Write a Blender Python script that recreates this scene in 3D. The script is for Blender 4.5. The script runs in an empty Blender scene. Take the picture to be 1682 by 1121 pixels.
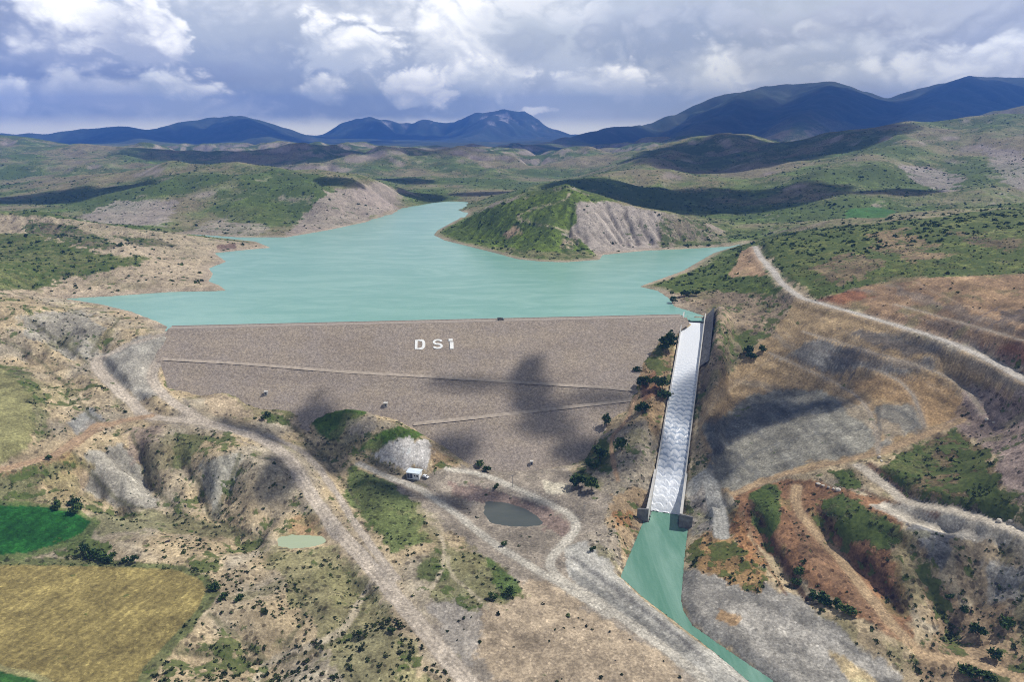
import bpy, bmesh, math, random
import numpy as np

rng = np.random.default_rng(7)
random.seed(7)
S = bpy.context.scene
COL = S.collection
R = math.radians

# ------------------------------------------------------------------ camera, sky, sun, exposure
CAM_Z = 212.0
PITCH = 17.1
CLOUD_LIGHT = 1.46
cam_d = bpy.data.cameras.new("camera")
cam_d.sensor_width = 36.0
cam_d.lens = 24.0
cam_d.clip_start = 1.0
cam_d.clip_end = 60000.0
cam = bpy.data.objects.new("camera", cam_d)
COL.objects.link(cam)
cam.location = (0, 0, CAM_Z)
cam.rotation_euler = (R(90 - PITCH), 0, 0)
S.camera = cam

SUN_AZ = 62.0      # degrees from +Y (view direction) towards +X
SUN_EL = 50.0
SUN_DIR = np.array([math.sin(R(SUN_AZ)) * math.cos(R(SUN_EL)), math.cos(R(SUN_AZ)) * math.cos(R(SUN_EL)), math.sin(R(SUN_EL))])
sun_d = bpy.data.lights.new("sun", 'SUN')
sun_d.energy = 4.7
sun_d.angle = R(0.5)
sun_d.color = (1.0, 0.955, 0.89)
sun = bpy.data.objects.new("sun", sun_d)
COL.objects.link(sun)
sun.rotation_euler = (R(90 - SUN_EL), 0, R(180 - SUN_AZ))
S.view_settings.view_transform = 'Standard'
S.view_settings.look = 'None'
S.view_settings.exposure = 0.1
S.view_settings.gamma = 1.0
S.cycles.use_denoising = True
S.cycles.denoising_prefilter = 'NONE'
S.cycles.pixel_filter_type = 'BLACKMAN_HARRIS'
S.cycles.filter_width = 1.0
S.cycles.max_bounces = 5
S.cycles.diffuse_bounces = 2
S.cycles.volume_bounces = 0
S.cycles.transparent_max_bounces = 8

world = bpy.data.worlds.new("World")
S.world = world
world.use_nodes = True


def build_world():
    nt = world.node_tree
    nt.nodes.clear()
    N, L = nt.nodes, nt.links

    def node(t, **kw):
        n = N.new(t)
        for k, v in kw.items():
            setattr(n, k, v)
        return n

    def val(x, sock):
        if isinstance(x, (int, float)):
            sock.default_value = x
        else:
            L.new(x, sock)

    def M(op, a, b=0.0, c=0.0):
        n = node('ShaderNodeMath', operation=op)
        val(a, n.inputs[0]); val(b, n.inputs[1]); val(c, n.inputs[2])
        return n.outputs[0]

    def ramp(x, a, b, lo=0.0, hi=1.0, smooth=True):
        n = node('ShaderNodeMapRange', interpolation_type='SMOOTHSTEP' if smooth else 'LINEAR')
        val(x, n.inputs[0])
        n.inputs[1].default_value = a; n.inputs[2].default_value = b
        n.inputs[3].default_value = lo; n.inputs[4].default_value = hi
        return n.outputs[0]

    def mixc(f, a, b):
        n = node('ShaderNodeMix', data_type='RGBA')
        val(f, n.inputs[0])
        for x, s in ((a, n.inputs[6]), (b, n.inputs[7])):
            if isinstance(x, tuple):
                s.default_value = (*x, 1)
            else:
                L.new(x, s)
        return n.outputs[2]

    tc = node('ShaderNodeTexCoord')
    sep = node('ShaderNodeSeparateXYZ')
    L.new(tc.outputs['Generated'], sep.inputs[0])
    dx, dy, dz = sep.outputs
    X = M('ARCTAN2', dx, dy)
    el = M('ARCSINE', dz)
    Y = M('MULTIPLY', el, 1.5)

    def vec(x, y, z=0.0):
        c = node('ShaderNodeCombineXYZ')
        val(x, c.inputs[0]); val(y, c.inputs[1]); val(z, c.inputs[2])
        return c.outputs[0]

    def noise(sc, det, z, x=None, y=None, col=False):
        n = node('ShaderNodeTexNoise', noise_dimensions='3D')
        L.new(vec(X if x is None else x, Y if y is None else y, z), n.inputs['Vector'])
        n.inputs['Scale'].default_value = sc; n.inputs['Detail'].default_value = det; n.inputs['Roughness'].default_value = .5
        if col:
            sw = node('ShaderNodeSeparateColor')
            L.new(n.outputs['Color'], sw.inputs[0])
            return [M('MULTIPLY_ADD', sw.outputs[i], 2.2, -1.1) for i in (0, 1)]
        return M('MULTIPLY_ADD', n.outputs['Fac'], 2.3, -1.15)

    w1, w2 = noise(9.0, 2.0, 1.37, col=True)
    f1, f2 = noise(40.0, 2.0, .61, col=True)

    def billow(sc, z, k):
        n = noise(sc, 0.0, z, M('MULTIPLY_ADD', w1, k / sc, X), M('MULTIPLY_ADD', w2, k / sc, Y))
        return M('SQRT', M('MULTIPLY_ADD', n, n, .012))
    bil = M('ADD', billow(17.0, .11, 1.2), M('MULTIPLY', billow(38.0, .23, 1.0), .55))
    bil = M('MULTIPLY_ADD', billow(80.0, .071, 2.0), .3, bil)
    bil = M('MULTIPLY_ADD', billow(165.0, .043, 0.0), .16, bil)
    bil = M('MULTIPLY', M('ADD', bil, -.60), 1.0)
    soft = M('MULTIPLY', noise(6.0, 4.0, .33), .8)
    Xw = M('MULTIPLY_ADD', w1, .03, M('MULTIPLY_ADD', f1, .010, X))
    Yw = M('MULTIPLY_ADD', w2, .03, M('MULTIPLY_ADD', f2, .010, Y))
    rim = M('MULTIPLY_ADD', bil, -.8, M('MULTIPLY', soft, -.3))
    brn = M('MULTIPLY_ADD', bil, .75, M('MULTIPLY_ADD', soft, .5, .40))
    FP = 1682 * 24.0 / 36.0
    # heaps of cloud, back to front: where they hang, size, sunlit and shaded tone, softness of the rim
    heaps = [
            (180, 180, 420, 26, (0.64, 0.66, 0.74), (0.48, 0.52, 0.61), 0.5),
            (40, 60, 120, 90, (0.39, 0.42, 0.52), (0.22, 0.25, 0.37), 0.5),
            (430, 110, 200, 70, (0.37, 0.41, 0.51), (0.28, 0.32, 0.43), 0.45),
            (120, 112, 200, 26, (0.25, 0.28, 0.40), (0.22, 0.25, 0.37), 0.4),
            (400, 25, 180, 30, (0.64, 0.66, 0.73), (0.38, 0.42, 0.51), 0.5),
            (640, 60, 140, 70, (0.68, 0.70, 0.76), (0.35, 0.39, 0.48), 0.5),
            (620, 165, 190, 26, (0.34, 0.39, 0.48), (0.27, 0.31, 0.41), 0.45),
            (105, 50, 76, 58, (0.95, 0.95, 0.97), (0.29, 0.32, 0.44), 0.2),
            (245, 52, 56, 54, (0.95, 0.95, 0.97), (0.37, 0.40, 0.51), 0.22),
            (180, 155, 130, 20, (0.62, 0.64, 0.71), (0.43, 0.46, 0.56), 0.4),
            (290, 146, 54, 34, (0.90, 0.91, 0.94), (0.42, 0.46, 0.55), 0.3),
            (16, 156, 24, 18, (0.92, 0.93, 0.96), (0.52, 0.55, 0.65), 0.35),
            (560, 84, 84, 38, (0.95, 0.95, 0.97), (0.46, 0.50, 0.59), 0.26),
            (530, 144, 40, 18, (0.86, 0.87, 0.90), (0.45, 0.49, 0.58), 0.4),
            (770, 60, 96, 60, (0.95, 0.95, 0.97), (0.57, 0.60, 0.67), 0.35),
            (900, 45, 90, 40, (0.68, 0.70, 0.76), (0.47, 0.51, 0.58), 0.45),
            (690, 140, 50, 28, (0.95, 0.95, 0.97), (0.48, 0.52, 0.61), 0.25),
            (815, 122, 70, 34, (0.95, 0.95, 0.97), (0.50, 0.54, 0.61), 0.3),
            (870, 70, 52, 30, (0.44, 0.48, 0.55), (0.36, 0.40, 0.49), 0.4),
            (1150, 55, 200, 40, (0.46, 0.49, 0.57), (0.30, 0.34, 0.43), 0.35),
            (1010, 128, 60, 22, (0.95, 0.95, 0.97), (0.52, 0.56, 0.63), 0.3),
            (1180, 125, 50, 42, (0.86, 0.87, 0.90), (0.54, 0.58, 0.65), 0.45),
            (1060, 165, 150, 24, (0.54, 0.58, 0.65), (0.41, 0.46, 0.53), 0.5),
            (875, 183, 34, 6, (0.86, 0.87, 0.89), (0.76, 0.78, 0.82), 0.4),
            (1330, 45, 22, 14, (0.92, 0.93, 0.94), (0.57, 0.60, 0.67), 0.35),
            (1540, 50, 220, 42, (0.43, 0.46, 0.55), (0.30, 0.33, 0.43), 0.4),
            (1380, 90, 120, 30, (0.55, 0.58, 0.66), (0.38, 0.42, 0.51), 0.5),
            (1610, 95, 100, 20, (0.76, 0.78, 0.83), (0.47, 0.50, 0.59), 0.4),
            (1440, 125, 110, 20, (0.75, 0.77, 0.82), (0.47, 0.51, 0.59), 0.45)]
    g = node('ShaderNodeVectorMath', operation='SCALE')
    g.inputs[0].default_value = (0.46, 0.50, 0.58)
    val(M('MULTIPLY_ADD', soft, .35, M('MULTIPLY_ADD', bil, .12, 1.0)), g.inputs['Scale'])
    clouds = g.outputs[0]
    for U, V, hw, hh, top, bot, edge in heaps:
        x_, y_ = (U - 841) / FP, -(V - 560.5) / FP
        dd = (x_, math.cos(R(PITCH)) + y_ * math.sin(R(PITCH)), -math.sin(R(PITCH)) + y_ * math.cos(R(PITCH)))
        a_ = math.atan2(dd[0], dd[1]); e_ = math.asin(dd[2] / math.sqrt(sum(q * q for q in dd))) * 1.5
        u = M('MULTIPLY', M('ADD', Xw, -a_), FP / hw)
        v = M('MULTIPLY', M('ADD', Yw, -e_), FP / hh / 1.5)
        r = M('SQRT', M('MULTIPLY_ADD', u, u, M('MULTIPLY', v, v)))
        m = ramp(M('ADD', r, rim), 1 - edge, 1 + edge, 1.0, 0.0)
        br = ramp(M('MULTIPLY_ADD', u, .24, M('MULTIPLY_ADD', v, .41, brn)), 0.0, 1.0)
        clouds = mixc(m, clouds, mixc(br, bot, top))
    low = M('MULTIPLY', ramp(el, R(.0), R(1.25), 1.0, 0.0), .7)
    clouds = mixc(low, clouds, mixc(ramp(X, -.6, .15), (1.16, 1.13, 1.0), (1.02, 1.02, .95)))
    over = node('ShaderNodeVectorMath', operation='SCALE')      # the heavy cloud overhead is darker than the banks near the horizon
    L.new(clouds, over.inputs[0])
    val(ramp(el, .22, .70, 1.0, .27), over.inputs['Scale'])
    tint = node('ShaderNodeVectorMath', operation='MULTIPLY')      # warmer towards the horizon
    L.new(over.outputs[0], tint.inputs[0])
    L.new(mixc(ramp(el, 0.0, R(8), smooth=False), (1.26, 1.19, .98), (1.07, 1.045, .95)), tint.inputs[1])
    clouds = tint.outputs[0]
    bgc = node('ShaderNodeBackground')
    L.new(clouds, bgc.inputs[0])
    bgc.inputs[1].default_value = CLOUD_LIGHT
    sky = node('ShaderNodeTexSky', sky_type='NISHITA')
    sky.sun_disc = False
    sky.sun_elevation = R(SUN_EL)
    sky.sun_rotation = R(SUN_AZ)
    bgs = node('ShaderNodeBackground')
    L.new(sky.outputs[0], bgs.inputs[0])
    bgs.inputs[1].default_value = 0.08
    cover = ramp(el, 0.3, 1.0, 0.97, 0.75)
    ms = node('ShaderNodeMixShader')
    L.new(cover, ms.inputs[0])
    L.new(bgs.outputs[0], ms.inputs[1])
    L.new(bgc.outputs[0], ms.inputs[2])
    out = node('ShaderNodeOutputWorld')
    L.new(ms.outputs[0], out.inputs[0])


build_world()

# ------------------------------------------------------------------ where things stand
SINP, COSP, FPX = math.sin(R(PITCH)), math.cos(R(PITCH)), 1682 * 24.0 / 36.0


def rays(uv):
    uv = np.asarray(uv, float)
    xc = (uv[:, 0] - 841.0) / FPX
    yc = -(uv[:, 1] - 560.5) / FPX
    return np.stack([xc, COSP + yc * SINP, -SINP + yc * COSP], 1)


def atz(u, v, z):
    d = rays([(u, v)])[0]
    t = (z - CAM_Z) / d[2]
    return np.array([d[0] * t, d[1] * t, z])


def aty(u, v, y):
    d = rays([(u, v)])[0]
    t = y / d[1]
    return np.array([d[0] * t, y, CAM_Z + d[2] * t])


def smooth(a, b, x):
    t = np.clip((x - a) / (b - a), 0, 1)
    return t * t * (3 - 2 * t)


def _hash(ix, iy, seed):
    h = (ix.astype(np.int64) * 374761393 + iy.astype(np.int64) * 668265263 + seed * 974711) & 0x7fffffff
    h = ((h ^ (h >> 13)) * 1274126177) & 0x7fffffff
    h = ((h ^ (h >> 16)) * 1103515245) & 0x7fffffff
    return (h & 0xffff) / 65535.0


def perlin(x, y, seed=0):
    ix = np.floor(x); iy = np.floor(y)
    fx = x - ix; fy = y - iy
    u = fx * fx * fx * (fx * (fx * 6 - 15) + 10)
    v = fy * fy * fy * (fy * (fy * 6 - 15) + 10)
    ix = ix.astype(np.int64); iy = iy.astype(np.int64)

    def g(dx, dy):
        a = _hash(ix + dx, iy + dy, seed) * (2 * np.pi)
        return np.cos(a) * (fx - dx) + np.sin(a) * (fy - dy)
    a = g(0, 0); b = g(1, 0); c = g(0, 1); d = g(1, 1)
    return ((a + (b - a) * u) + ((c + (d - c) * u) - (a + (b - a) * u)) * v) * 1.5


def fbm(x, y, scale, octv=4, seed=0, gain=0.5):
    x = x / scale; y = y / scale
    s = np.zeros_like(x); a = 1.0; t = 0.0
    for o in range(octv):
        s += a * perlin(x, y, seed + o * 17)
        t += a
        x = x * 2.03 + 5.1; y = y * 2.03 - 3.7; a *= gain
    return s / t


def seg_dist(x, y, P, closed=False):
    """distance to a polyline, the nearest parameter (segment + fraction) and the side"""
    P = np.asarray(P, float)
    n = len(P) if closed else len(P) - 1
    best = np.full(x.shape, 1e18); par = np.zeros(x.shape)
    for i in range(n):
        a = P[i]; b = P[(i + 1) % len(P)]
        ex, ey = b[0] - a[0], b[1] - a[1]
        l2 = ex * ex + ey * ey + 1e-9
        t = np.clip(((x - a[0]) * ex + (y - a[1]) * ey) / l2, 0, 1)
        d2 = (x - a[0] - t * ex) ** 2 + (y - a[1] - t * ey) ** 2
        m = d2 < best
        best = np.where(m, d2, best); par = np.where(m, i + t, par)
    return np.sqrt(best), par


def inside(x, y, P):
    P = np.asarray(P, float)
    c = np.zeros(x.shape, bool)
    j = len(P) - 1
    for i in range(len(P)):
        xi, yi, xj, yj = P[i][0], P[i][1], P[j][0], P[j][1]
        if yi != yj:
            c ^= ((yi > y) != (yj > y)) & (x < (xj - xi) * (y - yi) / (yj - yi) + xi)
        j = i
    return c


def sdf(x, y, P):
    d, _ = seg_dist(x, y, P, True)
    return np.where(inside(x, y, P), -d, d)


# ------------------------------------------------------------------ dam, spillway and lake in plan
WATER = 58.0
CREST = 62.0
CL = atz(284, 541.3, CREST)[:2]
CR = atz(1117, 522, CREST)[:2]
CDIR = (CR - CL) / np.linalg.norm(CR - CL)
CLEN = float(np.linalg.norm(CR - CL))
CNRM = np.array([CDIR[1], -CDIR[0]])           # downstream
DAM_SLOPE = 0.448


def dam_st(x, y):
    return (x - CL[0]) * CDIR[0] + (y - CL[1]) * CDIR[1], (x - CL[0]) * CNRM[0] + (y - CL[1]) * CNRM[1]


def dam_z(x, y):
    s, t = dam_st(x, y)
    return CREST - DAM_SLOPE * np.maximum(t, 0)


def on_dam(u, v):
    d = rays([(u, v)])[0]
    # z = CAM_Z + d2*k = CREST - slope*((d0*k-CLx)*nx + (d1*k-CLy)*ny)
    k = (CREST - CAM_Z + DAM_SLOPE * (CL[0] * CNRM[0] + CL[1] * CNRM[1])) / (d[2] + DAM_SLOPE * (d[0] * CNRM[0] + d[1] * CNRM[1]))
    return d * k + np.array([0, 0, CAM_Z])


SP_TOP = np.array([153.4, 556.4]); SP_BOT = np.array([90.0, 354.2])
SP_LEN = float(np.linalg.norm(SP_BOT - SP_TOP))
SP_DIR = (SP_BOT - SP_TOP) / SP_LEN
SP_SIDE = np.array([-SP_DIR[1], SP_DIR[0]])     # to the photograph's right
if SP_SIDE[0] < 0:
    SP_SIDE = -SP_SIDE
SP_HALF = 8.6


def chute_z(a):
    return np.interp(a, [-60, 0, 8, 18, SP_LEN - 22, SP_LEN - 10, SP_LEN, SP_LEN + 200], [56.6, 56.6, 56.2, 53.8, 3.6, -.6, -6.6, -6.6])


def sp_st(x, y):
    rx, ry = x - SP_TOP[0], y - SP_TOP[1]
    return rx * SP_DIR[0] + ry * SP_DIR[1], rx * SP_SIDE[0] + ry * SP_SIDE[1]


LAKE_PX = [(250, 560), (284, 541), (255, 527), (215, 512), (165, 500), (105, 491), (180, 487), (280, 480), (372, 478), (362, 470), (343, 462), (350, 450),
           (343, 441), (372, 430), (352, 416), (400, 411), (445, 407), (420, 397), (370, 392), (300, 384), (390, 390), (470, 390), (540, 378), (600, 365),
           (640, 352), (660, 342), (700, 335), (735, 331), (765, 332), (768, 337), (752, 345), (768, 351), (745, 364), (718, 379), (712, 386), (730, 395),
           (770, 405), (810, 415), (850, 426), (890, 430), (930, 431), (985, 427), (990, 419), (1060, 412), (1110, 410), (1200, 405), (1228, 399), (1172, 416), (1122, 445),
           (1050, 471), (1080, 478), (1098, 490), (1108, 504), (1135, 512), (1168, 524), (1158, 531), (1125, 531), (1117, 545)]
LAKE = np.array([atz(u, v, WATER)[:2] for u, v in LAKE_PX])
CHAN_PX = [(1066, 838), (1060, 862), (1025, 948), (1060, 980), (1110, 1018), (1180, 1072), (1238, 1121), (1330, 1200), (1370, 1200), (1264, 1121), (1189, 1070), (1132, 1030),
           (1117, 1005), (1113, 985), (1119, 915), (1126, 862), (1119, 842)]
CHANZ = -4.6
CHAN = np.array([atz(u, v, CHANZ)[:2] for u, v in CHAN_PX])

# ground points: (photo u, v, height)
GP = [
    # left abutment and badlands
    (0, 495, 79), (60, 498, 76), (130, 503, 71), (200, 513, 65), (255, 530, 61.5), (0, 540, 70), (70, 540, 67), (0, 575, 60), (100, 560, 60),
    (190, 545, 60), (0, 610, 53), (60, 620, 51), (130, 600, 50), (230, 548, 59), (-120, 560, 66), (-120, 640, 50), (-120, 500, 84),
    (0, 690, 45), (45, 690, 43), (0, 765, 36), (80, 640, 46), (110, 680, 39), (60, 745, 35), (150, 705, 33), (200, 691, 31), (-150, 800, 34), (-150, 950, 16), (-150, 1121, 12),
    (237, 558, 57), (190, 572, 54), (152, 600, 49), (180, 626, 44), (205, 655, 37), (240, 684, 31), (290, 560, 56), (262, 600, 48), (225, 610, 47), (260, 640, 41), (310, 665, 34),
    (330, 692, 27), (430, 722, 20), (480, 762, 14), (508, 810, 9.5), (550, 872, 6), (620, 945, 3), (700, 1040, 1), (770, 1121, 0),
    (200, 740, 25), (120, 780, 24), (150, 740, 30), (270, 720, 28), (380, 735, 24), (420, 770, 19), (390, 800, 14), (470, 790, 14.5), (310, 790, 14), (250, 790, 15), (330, 830, 8), (200, 830, 13), (440, 840, 8), (480, 850, 8),
    (100, 825, 19), (0, 800, 28), (0, 830, 20), (0, 870, 17), (120, 855, 14.5), (70, 900, 11), (150, 890, 10), (260, 880, 9), (370, 900, 6), (450, 890, 3), (495, 888, 1.5), (540, 915, 2.5), (200, 912, 8), (100, 912, 9.5),
    (0, 935, 10), (150, 935, 7.5), (290, 940, 6), (330, 970, 6), (0, 1121, 9), (160, 1060, 6), (220, 1110, 4.5), (360, 1000, 7), (440, 1000, 6), (430, 1060, 2.2), (330, 1090, 4), (500, 1050, 4), (560, 1000, 5), (610, 960, 4), (560, 1100, 2.5), (650, 1080, 2.5),
    # valley floor
    (650, 830, 7), (690, 850, 5), (610, 800, 7.5), (560, 760, 9), (540, 700, 17), (480, 690, 21), (500, 730, 16), (600, 860, 6), (640, 900, 5), (700, 940, 3.5), (760, 900, 3), (830, 960, 2.5), (720, 980, 3.5), (800, 1050, 1), (780, 1000, 1.5),
    (560, 672, 28), (590, 664, 28.5), (640, 695, 22.5), (570, 720, 17), (600, 705, 21), (700, 717, 17.5), (650, 718, 18), (620, 745, 12), (690, 735, 13), (720, 745, 12), (683, 775, 5.5), (730, 772, 5), (650, 775, 6),
    (780, 790, 3), (840, 845, -2.5), (800, 830, -1.5), (880, 845, -1), (870, 800, 3.2), (930, 840, 2.5), (950, 858, 2), (900, 880, 1), (800, 870, 1.5), (900, 935, 0), (960, 880, 1), (1000, 960, -0.5), (850, 1060, 0), (1000, 1060, 0), (1000, 1121, 0), (900, 1121, 0),
    (930, 800, 3), (1000, 820, 4), (1050, 800, 7), (1040, 860, 3.5), (1020, 915, 1.5), (990, 900, 1.5), (1010, 760, 11), (1065, 780, 10), (1050, 720, 19), (1020, 700, 22), (1060, 690, 24), (1000, 745, 12),
    (1095, 600, 42), (1075, 640, 34), (1105, 560, 51), (970, 790, 5),
    (1100, 1060, -0.5), (1180, 1110, -0.5), (1060, 1000, -1),
    # right of the chute
    (1150, 880, 0), (1200, 900, 5), (1170, 870, 3), (1160, 950, -0.5), (1230, 960, 2), (1260, 1010, 1.5), (1400, 1105, 0), (1200, 1020, -1), (1300, 1121, -1.5), (1350, 1040, 3), (1420, 1060, 5),
    (1160, 800, 6), (1178, 790, 9), (1170, 740, 14), (1170, 690, 22), (1190, 640, 32), (1230, 600, 43), (1262, 545, 57), (1215, 560, 52), (1235, 520, 64), (1185, 500, 65), (1240, 480, 75), (1280, 490, 77), (1195, 530, 61),
    (1205, 815, 13), (1300, 740, 24), (1440, 745, 36), (1300, 680, 31), (1350, 640, 39), (1430, 690, 42), (1340, 780, 26), (1520, 705, 45), (1500, 640, 53), (1420, 590, 61), (1330, 560, 63), (1580, 690, 50), (1600, 640, 59), (1682, 700, 58), (1682, 650, 70),
    (1682, 621, 77), (1600, 576, 78), (1480, 536, 79), (1400, 512, 80), (1310, 486, 81), (1270, 441, 83), (1236, 400, 85), (1800, 700, 80), (1800, 560, 110),
    (1682, 560, 90), (1682, 500, 101), (1580, 500, 96), (1500, 500, 89), (1410, 485, 86), (1682, 452, 110), (1570, 462, 104), (1480, 458, 97), (1380, 490, 84), (1350, 470, 87),
    (1500, 420, 104), (1682, 400, 121), (1400, 430, 97), (1330, 430, 91),
    (1500, 770, 36), (1600, 780, 46), (1560, 830, 36), (1682, 800, 50), (1682, 860, 40), (1640, 855, 38), (1430, 765, 35), (1410, 800, 29), (1500, 840, 31), (1600, 870, 34), (1390, 830, 26), (1440, 860, 25), (1370, 850, 23),
    (1310, 800, 20), (1320, 850, 15), (1260, 830, 19), (1250, 870, 13), (1290, 900, 9.5), (1260, 930, 7), (1240, 900, 7), (1370, 910, 11.5), (1420, 970, 9), (1500, 1062, 5), (1330, 950, 8), (1390, 1000, 6), (1310, 960, 6), (1450, 920, 17), (1480, 960, 16), (1500, 1000, 12), (1540, 1020, 9),
    (1520, 900, 27), (1560, 920, 25), (1600, 950, 20), (1640, 930, 27), (1682, 960, 22), (1550, 980, 14), (1620, 1010, 12), (1682, 1040, 13), (1600, 1070, 7), (1682, 1110, 8), (1540, 1090, 4), (1800, 900, 50), (1850, 1050, 25),
]
# where the dam face meets the ground (photo points that lie on the face)
DAM_EDGE_PX = [(284, 542), (270, 580), (266, 610), (274, 640), (330, 650), (380, 643), (420, 650), (480, 668), (512, 690), (590, 672), (655, 688), (700, 720), (760, 752), (800, 772), (860, 770), (920, 764),
               (962, 748), (985, 712), (1000, 690), (1030, 668), (1043, 640), (1048, 612), (1062, 585), (1082, 560), (1100, 535), (1118, 523)]
# hills as ridge lines: points (photo u, v, distance ahead), flank slope, roundness
HILLS = [
    # island hill
    ([(722, 378, 1075), (765, 351, 1085), (800, 339, 1080), (860, 321, 1070), (930, 309, 1050), (1000, 328, 1040), (1080, 349, 1030), (1150, 363, 1020), (1190, 386, 985), (1208, 397, 965)], .46, 30),
    ([(930, 312, 1040), (943, 330, 1000), (955, 352, 955), (962, 385, 905), (975, 412, 872)], .55, 16),
    ([(860, 322, 1060), (850, 350, 1000), (860, 380, 935), (880, 405, 885)], .42, 22),
    # left peninsula
    ([(-150, 330, 960), (0, 349, 950), (90, 358, 940), (180, 370, 930), (260, 380, 925), (320, 391, 915), (380, 399, 905), (425, 404, 900)], .34, 18),
    ([(-150, 370, 800), (0, 385, 800), (100, 392, 795), (180, 405, 785), (250, 418, 770), (310, 432, 750)], .32, 22),
    ([(100, 420, 760), (180, 440, 715), (260, 455, 690), (330, 470, 675)], .5, 12),
    # hills along the left shore
    ([(90, 300, 1900), (180, 292, 1800), (270, 285, 1720), (350, 284, 1640), (450, 291, 1560), (540, 299, 1480), (600, 309, 1440), (650, 328, 1420)], .22, 60),
    ([(330, 300, 1560), (380, 330, 1350), (430, 358, 1200)], .34, 40),
    ([(470, 300, 1500), (520, 325, 1330), (555, 352, 1220)], .36, 40),
    ([(180, 305, 1700), (230, 335, 1400), (290, 362, 1230)], .30, 40),
    ([(-100, 262, 2600), (0, 262, 2600), (120, 270, 2500), (260, 276, 2400)], .16, 90),
    ([(-80, 226, 3300), (0, 229, 3300), (70, 240, 3250), (160, 252, 3150), (300, 262, 3000), (420, 270, 2800)], .17, 90),
    ([(600, 300, 1900), (660, 312, 1850), (715, 326, 1800)], .22, 40),
    ([(480, 262, 4000), (560, 262, 3800), (640, 272, 3500), (700, 290, 3000)], .15, 100),
    ([(560, 248, 5200), (640, 252, 5000), (720, 266, 4600)], .14, 120),
    ([(60, 268, 2750), (140, 262, 2900), (250, 257, 3000), (340, 262, 3000), (430, 268, 2850), (520, 280, 2600)], .20, 50),
    ([(-40, 244, 2950), (80, 248, 2950), (200, 251, 2900), (320, 256, 2850), (440, 262, 2750), (540, 272, 2550), (600, 284, 2400)], .24, 40),
    ([(380, 264, 3700), (470, 256, 3800), (560, 251, 3900), (650, 262, 3700), (720, 276, 3400)], .22, 60),
    ([(560, 282, 2500), (620, 277, 2600), (680, 284, 2500), (730, 300, 2300)], .24, 40),
    ([(560, 300, 2000), (610, 288, 2400)], .24, 40),
    # right side of the valley
    ([(690, 312, 2100), (740, 300, 2250), (820, 290, 2350), (900, 278, 2450), (1000, 262, 2550), (1090, 244, 2650), (1150, 228, 2700), (1205, 221, 2700), (1270, 234, 2650), (1340, 258, 2500)], .24, 70),
    ([(930, 305, 1500), (1000, 295, 1600), (1060, 286, 1700), (1110, 290, 1700), (1170, 305, 1600)], .26, 50),
    ([(1090, 250, 2500), (1075, 275, 2100), (1060, 290, 1800)], .26, 50),
    ([(1100, 330, 1500), (1170, 302, 1750), (1250, 270, 2000), (1330, 246, 2150), (1420, 221, 2250), (1500, 206, 2300), (1600, 197, 2300), (1700, 195, 2250), (1850, 190, 2200)], .20, 80),
    ([(1500, 210, 2200), (1480, 255, 1750), (1440, 300, 1400), (1390, 335, 1220)], .19, 50),
    ([(1682, 200, 2150), (1640, 265, 1600), (1600, 320, 1250)], .20, 60),
    ([(1250, 385, 930), (1320, 377, 930), (1420, 368, 930), (1520, 358, 930), (1600, 348, 930), (1700, 338, 920), (1850, 325, 900)], .24, 40),
    ([(1232, 402, 800), (1205, 425, 745), (1165, 452, 700), (1110, 468, 675), (1062, 472, 668)], .42, 8),
    # mountains
    ([(640, 252, 10800), (738, 216, 11350), (760, 208, 11350), (783, 200, 11300), (800, 203, 11300), (822, 194, 11300), (842, 197, 11300), (862, 203, 11300), (900, 222, 11300)], .55, 10),
    ([(545, 226, 11450), (585, 213, 11450), (612, 205, 11450), (640, 214, 11450), (668, 216, 11450), (690, 209, 11450), (712, 217, 11450)], .55, 10),
    ([(690, 306, 3500), (740, 292, 3700), (800, 273, 4000), (860, 254, 4600), (920, 236, 5600), (1000, 222, 6600), (1060, 214, 7200), (1130, 195, 7600), (1180, 172, 7800), (1240, 152, 7900), (1300, 151, 7900), (1330, 149, 7850), (1362, 143, 7800), (1400, 156, 7750), (1455, 172, 7650), (1510, 153, 7600), (1580, 135, 7500), (1640, 138, 7500), (1760, 132, 7400)], .42, 60),
    ([(1362, 145, 7600), (1340, 190, 6200), (1300, 230, 4800)], .36, 80),
    ([(1580, 138, 7400), (1540, 190, 6000), (1480, 230, 4600)], .36, 80),
    ([(1240, 155, 7700), (1190, 200, 6500), (1120, 235, 5200)], .36, 80),
    ([(1640, 192, 3100), (1670, 184, 3050), (1710, 178, 3000), (1850, 170, 3000)], .36, 40),
    ([(-200, 215, 8000), (-60, 222, 8000), (30, 228, 8200), (100, 222, 8300), (150, 221, 8400), (200, 217, 8400), (245, 222, 8500), (300, 210, 8800), (350, 203, 9000), (385, 199, 9100), (430, 208, 9100), (480, 222, 9100), (540, 234, 9100), (600, 240, 9000)], .36, 90),
    ([(390, 202, 9000), (420, 222, 7900), (440, 238, 6200)], .3, 90),
    ([(200, 219, 8300), (230, 236, 6600), (280, 250, 4900)], .26, 90),
    ([(530, 229, 11500), (562, 216, 11500), (612, 207, 11500), (650, 214, 11500), (690, 211, 11500), (738, 215, 11500), (780, 203, 11400), (822, 196, 11400), (862, 201, 11400), (900, 219, 11400), (930, 228, 11400)], .44, 60),
    ([(822, 198, 11300), (790, 226, 10000), (745, 238, 9000)], .34, 80),
    ([(612, 209, 11400), (630, 232, 10300)], .34, 80),
]


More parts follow.
